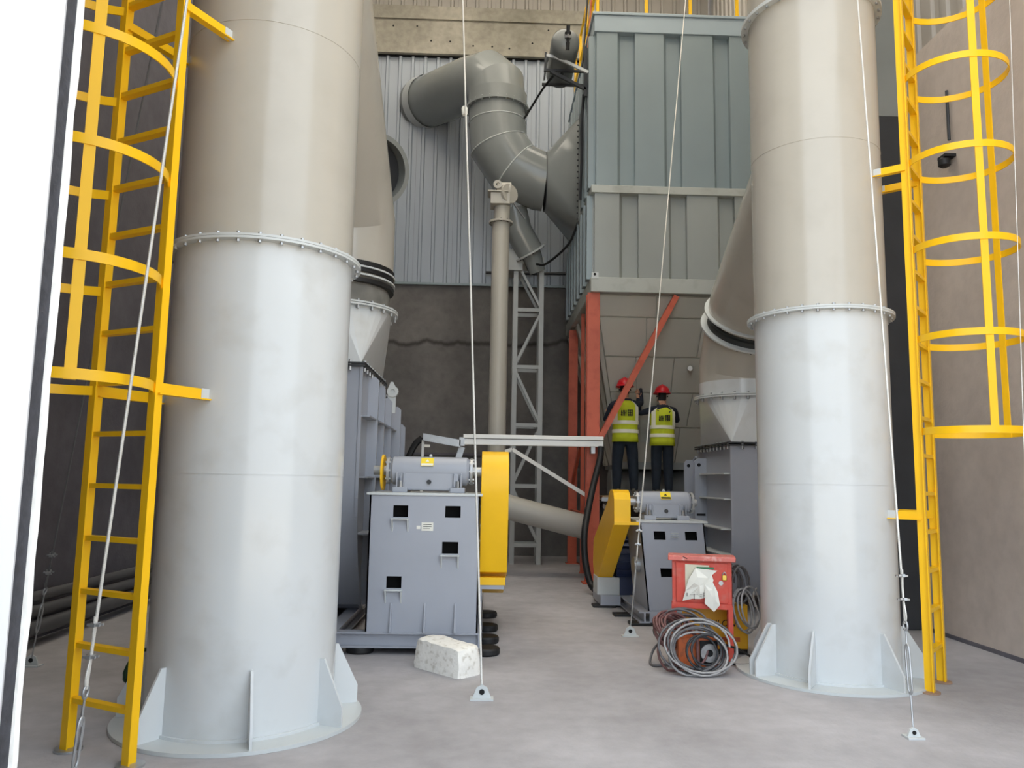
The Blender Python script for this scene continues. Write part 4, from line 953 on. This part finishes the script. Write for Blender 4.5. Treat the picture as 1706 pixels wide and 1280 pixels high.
CAB_TURN = -.24; piv = V((1.945, 7.08, 0)); rotm = Matrix.Rotation(CAB_TURN, 3, 'Z'); tK.rotation_euler.z = CAB_TURN
for nm in ('paper_sheet', 'torn_paper', 'paper_strip', 'paper_clip'):
    q = bpy.data.objects[nm]; q.location = piv + rotm @ (V(q.location) - piv); q.rotation_euler.z = CAB_TURN
tV = thing('welding_machine', (2.2, 7.6, 0), 'yellow box welding machine standing under the red cabinet', 'welding machine')
wx0, wx1, wy0, wy1 = 1.93, 2.43, 7.3, 7.75
part('case', MB().box(wx0, wx1, wy0, wy1, .05, .45), M_WELD, tV, bevel=.012)
part('front_recess', MB().box(wx0 + .06, wx1 - .08, wy0 - .006, wy0, .12, .16), M_ORANGE, tV)
part('skid', MB().box(wx0, wx1, wy0 + .03, wy0 + .08, .001, .05).box(wx0, wx1, wy1 - .08, wy1 - .03, .001, .05), M_BLACK, tV)
part('handle', MB().tube(curve_pts([(wx0 + .1, 7.5, .44), (wx0 + .1, 7.5, .5), (wx0 + .25, 7.5, .52), (wx0 + .4, 7.5, .5), (wx0 + .4, 7.5, .44)], 5), .012, 8), M_BLACK, tV)
def text_part(txt, size, loc, parent, mat, shear=0):
    cu = bpy.data.curves.new('text', 'FONT'); cu.body = txt; cu.size = size; cu.extrude = .001; cu.shear = shear
    ob = bpy.data.objects.new('text', cu); COL.objects.link(ob); dg = bpy.context.evaluated_depsgraph_get(); dg.update()
    me = bpy.data.meshes.new_from_object(ob.evaluated_get(dg)); bpy.data.objects.remove(ob)
    me.transform(Matrix.Rotation(math.radians(90), 4, 'X')); me.transform(Matrix.Scale(1, 4))
    me.transform(Matrix.Translation(V(loc) - root_loc(parent))); me.materials.clear(); me.materials.append(mat)
    o = bpy.data.objects.new('lettering', me); COL.objects.link(o); o.parent = parent; return o
tx = text_part('RILON', .085, (2.06, wy0 - .003, .255), tV, M_INK, .25)
tx['label'] = 'bold black slanted lettering'
tS = thing('wire_feeder', (1.83, 6.75, 0), 'small rusty orange wire feeder wrapped by cable coils on the floor', 'wire feeder')
part('case', MB().box(1.64, 1.98, 6.72, 6.98, .02, .26), M_ORANGE, tS, bevel=.01)
part('front_opening', MB().box(1.82, 1.97, 6.713, 6.72, .05, .24), M_HOLE, tS)
part('reel', MB().ring((1.9, 6.70, .14), (0, 1, 0), .03, .075, .02, 24), M_CAB3, tS)
part('carry_frame', MB().tube(curve_pts([(1.80, 6.69, .03), (1.80, 6.69, .27), (1.9, 6.69, .29), (2.0, 6.69, .22), (2.0, 6.69, .03)], 6), .013, 8), M_CAB2, tS)
part('feet', MB().box(1.65, 1.70, 6.73, 6.97, .001, .02).box(1.92, 1.97, 6.73, 6.97, .001, .02), M_BLACK, tS)
def coil(name, label, c, axis, r, turns, rad, mat, seed, spread=.04, squash=1.0, tail=None):
    rn = random.Random(seed); c = V(c); ax = V(axis).normalized(); x, y = frame(ax); pts = []
    if abs(ax.z) < .9 and y.z < 0: y = -y
    N_ = int(turns * 22); ph = [rn.uniform(0, 6.28) for _ in range(4)]
    for i in range(N_):
        t = 2 * math.pi * i / 22; k = i / N_
        rr = r * (1 + .10 * math.sin(t * .37 + ph[0]) + .07 * math.sin(t * .81 + ph[1])); wob = x * (r * .13 * math.sin(t * .19 + ph[2])) + y * (r * .10 * math.sin(t * .29 + ph[3])); h = spread * math.sin(t * .23 + ph[2]) + spread * .5 * math.sin(t * .61 + ph[3])
        q = c + wob + x * rr * math.cos(t) * (1 + .08 * math.sin(t * .43 + ph[1])) + y * rr * squash * math.sin(t) + ax * h
        q.z = max(q.z, rad + .003); pts.append(q)
    if tail: pts += curve_pts([pts[-1]] + [V(p) for p in tail], 6)[1:]
    return solo(name, MB().tube(pts, rad, 7), mat, c, label, 'cable', 'welding cables', smooth=60)
coil('cable_coil', 'grey cable coil leaning on the front of the orange wire feeder', (1.765, 6.60, .205), (.10, -1, .5), .245, 5, .010, M_CAB1, 1, .03, .80)
coil('cable_coil', 'silvery cable coil looped widest around the orange wire feeder', (1.775, 6.57, .20), (.02, -1, .55), .262, 3, .009, M_CAB3, 2, .02, .78)
coil('cable_coil', 'loose brown loop drooping over the left of the wire feeder', (1.70, 6.66, .19), (.35, -1, .25), .20, 2.4, .010, M_CAB2, 21, .05, .85)
coil('cable_coil', 'dark cable loops tangled inside the silvery coil on the orange feeder', (1.83, 6.60, .17), (.2, -1, .3), .15, 4, .008, M_DARK, 12, .03, .9)
coil('cable_coil', 'brownish cable bundle heaped against the left of the cabinet legs', (1.65, 6.93, .28), (.45, -.6, .7), .165, 9, .011, M_CAB2, 3, .06, .9)
coil('cable_coil', 'grey cable bundle heaped over the brownish bundle below the cabinet', (1.72, 6.97, .30), (-.15, -.7, .75), .175, 6, .010, M_CAB1, 4, .06, .75)
coil('cable_coil', 'grey cable coil hanging on the right side of the red cabinet', (2.31, 7.32, .64), (.55, -.8, .1), .115, 8, .009, M_CAB1, 5, .05, 1.35)
coil('cable_coil', 'pale cable coil drooping beside the yellow welding machine', (2.40, 7.25, .42), (.5, -.85, .2), .12, 4, .009, M_CAB3, 6, .04, 1.5, [(2.55, 7.5, .5), (2.72, 7.9, .52)])
solo('loose_lead', MB().tube(curve_pts([(1.62, 6.85, .02), (1.48, 6.8, .015), (1.44, 6.9, .016), (1.50, 7.0, .12), (1.62, 7.02, .2)]), .011, 7), M_CAB1, (1.5, 6.9, 0), 'loose lead curling on the floor left of the cable coils', 'cable')
solo('loose_lead', MB().tube(curve_pts([(2.05, 6.75, .2), (2.2, 6.85, .14), (2.36, 6.95, .04), (2.34, 6.9, .016), (2.2, 6.85, .016), (2.1, 6.9, .016)]), .010, 7), M_BLACK, (2.2, 6.9, 0), 'thin black lead curling on the floor right of the cabinet leg', 'cable')

# pale block on the floor
def rock():
    mb = MB(); o = V((-.29, 6.62, 0)); ca, sa = math.cos(-.80), math.sin(-.80)
    nx, ny, nz = 10, 5, 5; L_, W_, H_ = .285, .13, .25; rn = random.Random(4); pts = {}
    def P(i, j, k):
        if (i, j, k) in pts: return pts[(i, j, k)]
        x = (i / nx * 2 - 1); yv = (j / ny * 2 - 1); z = k / nz
        e = 1 - .06 * max(0, abs(x) ** 6) * (abs(yv) ** 4 + z ** 4)
        hh = H_ * (1 - .10 * (x * .5 + .5)) * (1 - .06 * (abs(x) ** 8)); 
        xx = x * L_ * e; yy = yv * W_ * e * (1 - .05 * z); zz = z * hh * (1 - .05 * abs(yv) ** 6)
        if k: xx += rn.uniform(-.006, .006); yy += rn.uniform(-.005, .005); zz += rn.uniform(-.006, .004)
        pts[(i, j, k)] = len(mb.v); mb.v.append(o + V((xx * ca - yy * sa, xx * sa + yy * ca, zz + .001))); return pts[(i, j, k)]
    for i in range(nx):
        for k in range(nz):
            mb.f.append((P(i, 0, k), P(i + 1, 0, k), P(i + 1, 0, k + 1), P(i, 0, k + 1))); mb.f.append((P(i, ny, k), P(i + 1, ny, k), P(i + 1, ny, k + 1), P(i, ny, k + 1)))
        for j in range(ny):
            mb.f.append((P(i, j, nz), P(i + 1, j, nz), P(i + 1, j + 1, nz), P(i, j + 1, nz))); mb.f.append((P(i, j, 0), P(i + 1, j, 0), P(i + 1, j + 1, 0), P(i, j + 1, 0)))
    for j in range(ny):
        for k in range(nz):
            mb.f.append((P(0, j, k), P(0, j + 1, k), P(0, j + 1, k + 1), P(0, j, k + 1))); mb.f.append((P(nx, j, k), P(nx, j + 1, k), P(nx, j + 1, k + 1), P(nx, j, k + 1)))
    return mb
solo('stone_block', rock(), M_STONE, (-.30, 6.42, 0), 'chipped pale stone block lying on the floor below the left fan pedestal', 'block', smooth=50)

# ------------------------------------------------------------------ guy wires
def guy(label, anchor, topp, rad, z_turn, mat=None, turn=True, lug_r=.055, fork=None):
    mat = mat or M_ROPE
    A = V(anchor); T = V(topp); d = (T - A).normalized()
    t = thing('guy_wire', (A.x, A.y, 0), label, 'wire', 'guy wires')
    s = d.cross(V((0, 1, 0))).normalized()
    part('anchor_lug', MB().prism([(-lug_r * 1.3, 0), (lug_r * 1.3, 0), (lug_r * .7, lug_r * 1.5), (0, lug_r * 1.9), (-lug_r * .7, lug_r * 1.5)], A + V((0, .008, .001)), (1, 0, 0), (0, 0, 1), (0, -1, 0), .016).box(A.x - lug_r * 1.5, A.x + lug_r * 1.5, A.y - .04, A.y + .05, 0.001, .012), M_FLANGE, t)
    part('lug_hole', MB().cyl(A + V((0, .012, lug_r)), A + V((0, -.012, lug_r)), lug_r * .35, n=16), M_HOLE, t)
    B = A + V((0, 0, lug_r * 1.0)); d = (T - B).normalized(); x, yq = frame(d)
    if turn:
        k0 = z_turn[0]; k1 = z_turn[1]
        part('hook_rod', MB().cyl(B, B + d * (k0 + .02), .006, n=8), M_STEEL, t)
        tb = MB().tube(curve_pts([B + d * k0, B + d * (k0 + .03) + x * .022, B + d * ((k0 + k1) / 2) + x * .024, B + d * (k1 - .03) + x * .022, B + d * k1, B + d * (k1 - .03) - x * .022, B + d * ((k0 + k1) / 2) - x * .024, B + d * (k0 + .03) - x * .022], 5), .0075, 8, closed=True)
        part('turnbuckle', tb, M_STEEL, t)
        part('eye_rod', MB().cyl(B + d * (k1 - .04), B + d * (k1 + .09), .006, n=8).tube([B + d * (k1 + .115) + x * .024 * math.cos(a) + d * .028 * math.sin(a) for a in ang(16)], .007, 8, closed=True), M_STEEL, t)
        k2 = k1 + .13
    else: k2 = .0
    # loop of the rope end and clips
    if turn:
        part('rope_eye', MB().tube(curve_pts([B + d * k2, B + d * (k2 + .05) + x * .018, B + d * (k2 + .17), B + d * (k2 + .34) + x * rad * 2], 6), rad * .8, 8), mat, t)
        for kk in (k2 + .15, k2 + .30):
            q = B + d * kk
            part('wire_clip', MB().bar(q - x * .03, q + x * .03, .02, .018).bar(q - x * .018 - yq * .03, q - x * .018 + yq * .03, .012, .012).bar(q + x * .018 - yq * .03, q + x * .018 + yq * .03, .012, .012), M_STEEL, t)
    part('rope', MB().cyl(B + d * k2, T, rad, n=8), mat, t)
    return t
guy('white guy wire crossing in front of the left yellow ladder', (-1.928, 3.956, 0), (-1.267, 4.460, 13.3), .0085, (.10, .34), lug_r=.05)
guy('white guy wire running down the middle to an anchor beside the stone block', (.0, 5.78, 0), (-.71, 9.38, 13.3), .0085, (.12, .02), turn=False)
guy('thin white guy wire crossing the filter front to an anchor left of the red cabinet', (1.49, 8.11, 0), (3.57, 12.48, 13.0), .008, (.36, .62), lug_r=.055)
guy('white guy wire along the right edge of the right chimney stack, turnbuckle near the floor', (2.69, 5.0, 0), (3.07, 6.15, 6.7), .0075, (.22, .52), lug_r=.035)
guy('thin dark guy wire behind the left ladder', (-3.63, 6.63, 0), (-2.28, 5.1, 5.0), .007, (.25, .5), mat=M_ROPED, lug_r=.05)
solo('guy_wire', MB().tube([(2.68, 3.9, 0.003), (3.18, 4.5, 2.46), (4.06, 5.56, 6.78)], .0022, 6), M_ROPE, (2.68, 3.9, 0), 'faint thin wire near the outer edge of the right ladder cage', 'wire')
solo('wire_connector', MB().lathe((-.283, 7.20, 5.10), (-.0516, .2611, .964), [(.02, -.05), (.03, -.03), (.03, .03), (.02, .05)], 10), M_PAPER, (-.283, 7.20, 5.1), 'small white connector high on the middle guy wire', 'connector')

# ------------------------------------------------------------------ small things along the walls
for k, (z, r_) in enumerate(((.42, .05), (.30, .055), (.16, .07))):
    solo('floor_pipe', MB().tube([(XL + .1 + k * .03, 5.5, z), (XL + .1 + k * .03, 10, z)], r_, 14), M_PIPEB, (XL + .1, 7.5, 0), ('uppermost', 'middle', 'thickest lowest')[k] + ' grey pipe along the foot of the dark left wall', 'pipe', 'pipes at the left wall')
solo('hose_coil', MB().tube([(-2.35 + .13 * math.cos(t), 5.75 + .05 * math.sin(3 * t), .2 + .13 * math.sin(t)) for t in [i * .3 for i in range(63)]], .022, 8), M_GHOSE, (-2.35, 5.75, 0), 'dark green hose coil behind the left ladder foot', 'hose')
tL = thing('wall_lamp', (XR, 7.75, 5), 'thin black conduit with small lamp bracket on the right concrete wall', 'lamp')
part('conduit', MB().cyl((XR - .03, 7.72, 5.2), (XR - .03, 7.72, 5.75), .016, n=10), M_DARK, tL)
part('bracket', MB().box(XR - .12, XR, 7.66, 7.80, 5.0, 5.03), M_BLACK, tL)
part('lamp_head', MB().lathe((XR - .09, 7.73, 4.9), (0, 0, 1), [(.02, .12), (.06, .08), (.06, .02), (.03, 0)], 16), M_BLACK, tL)
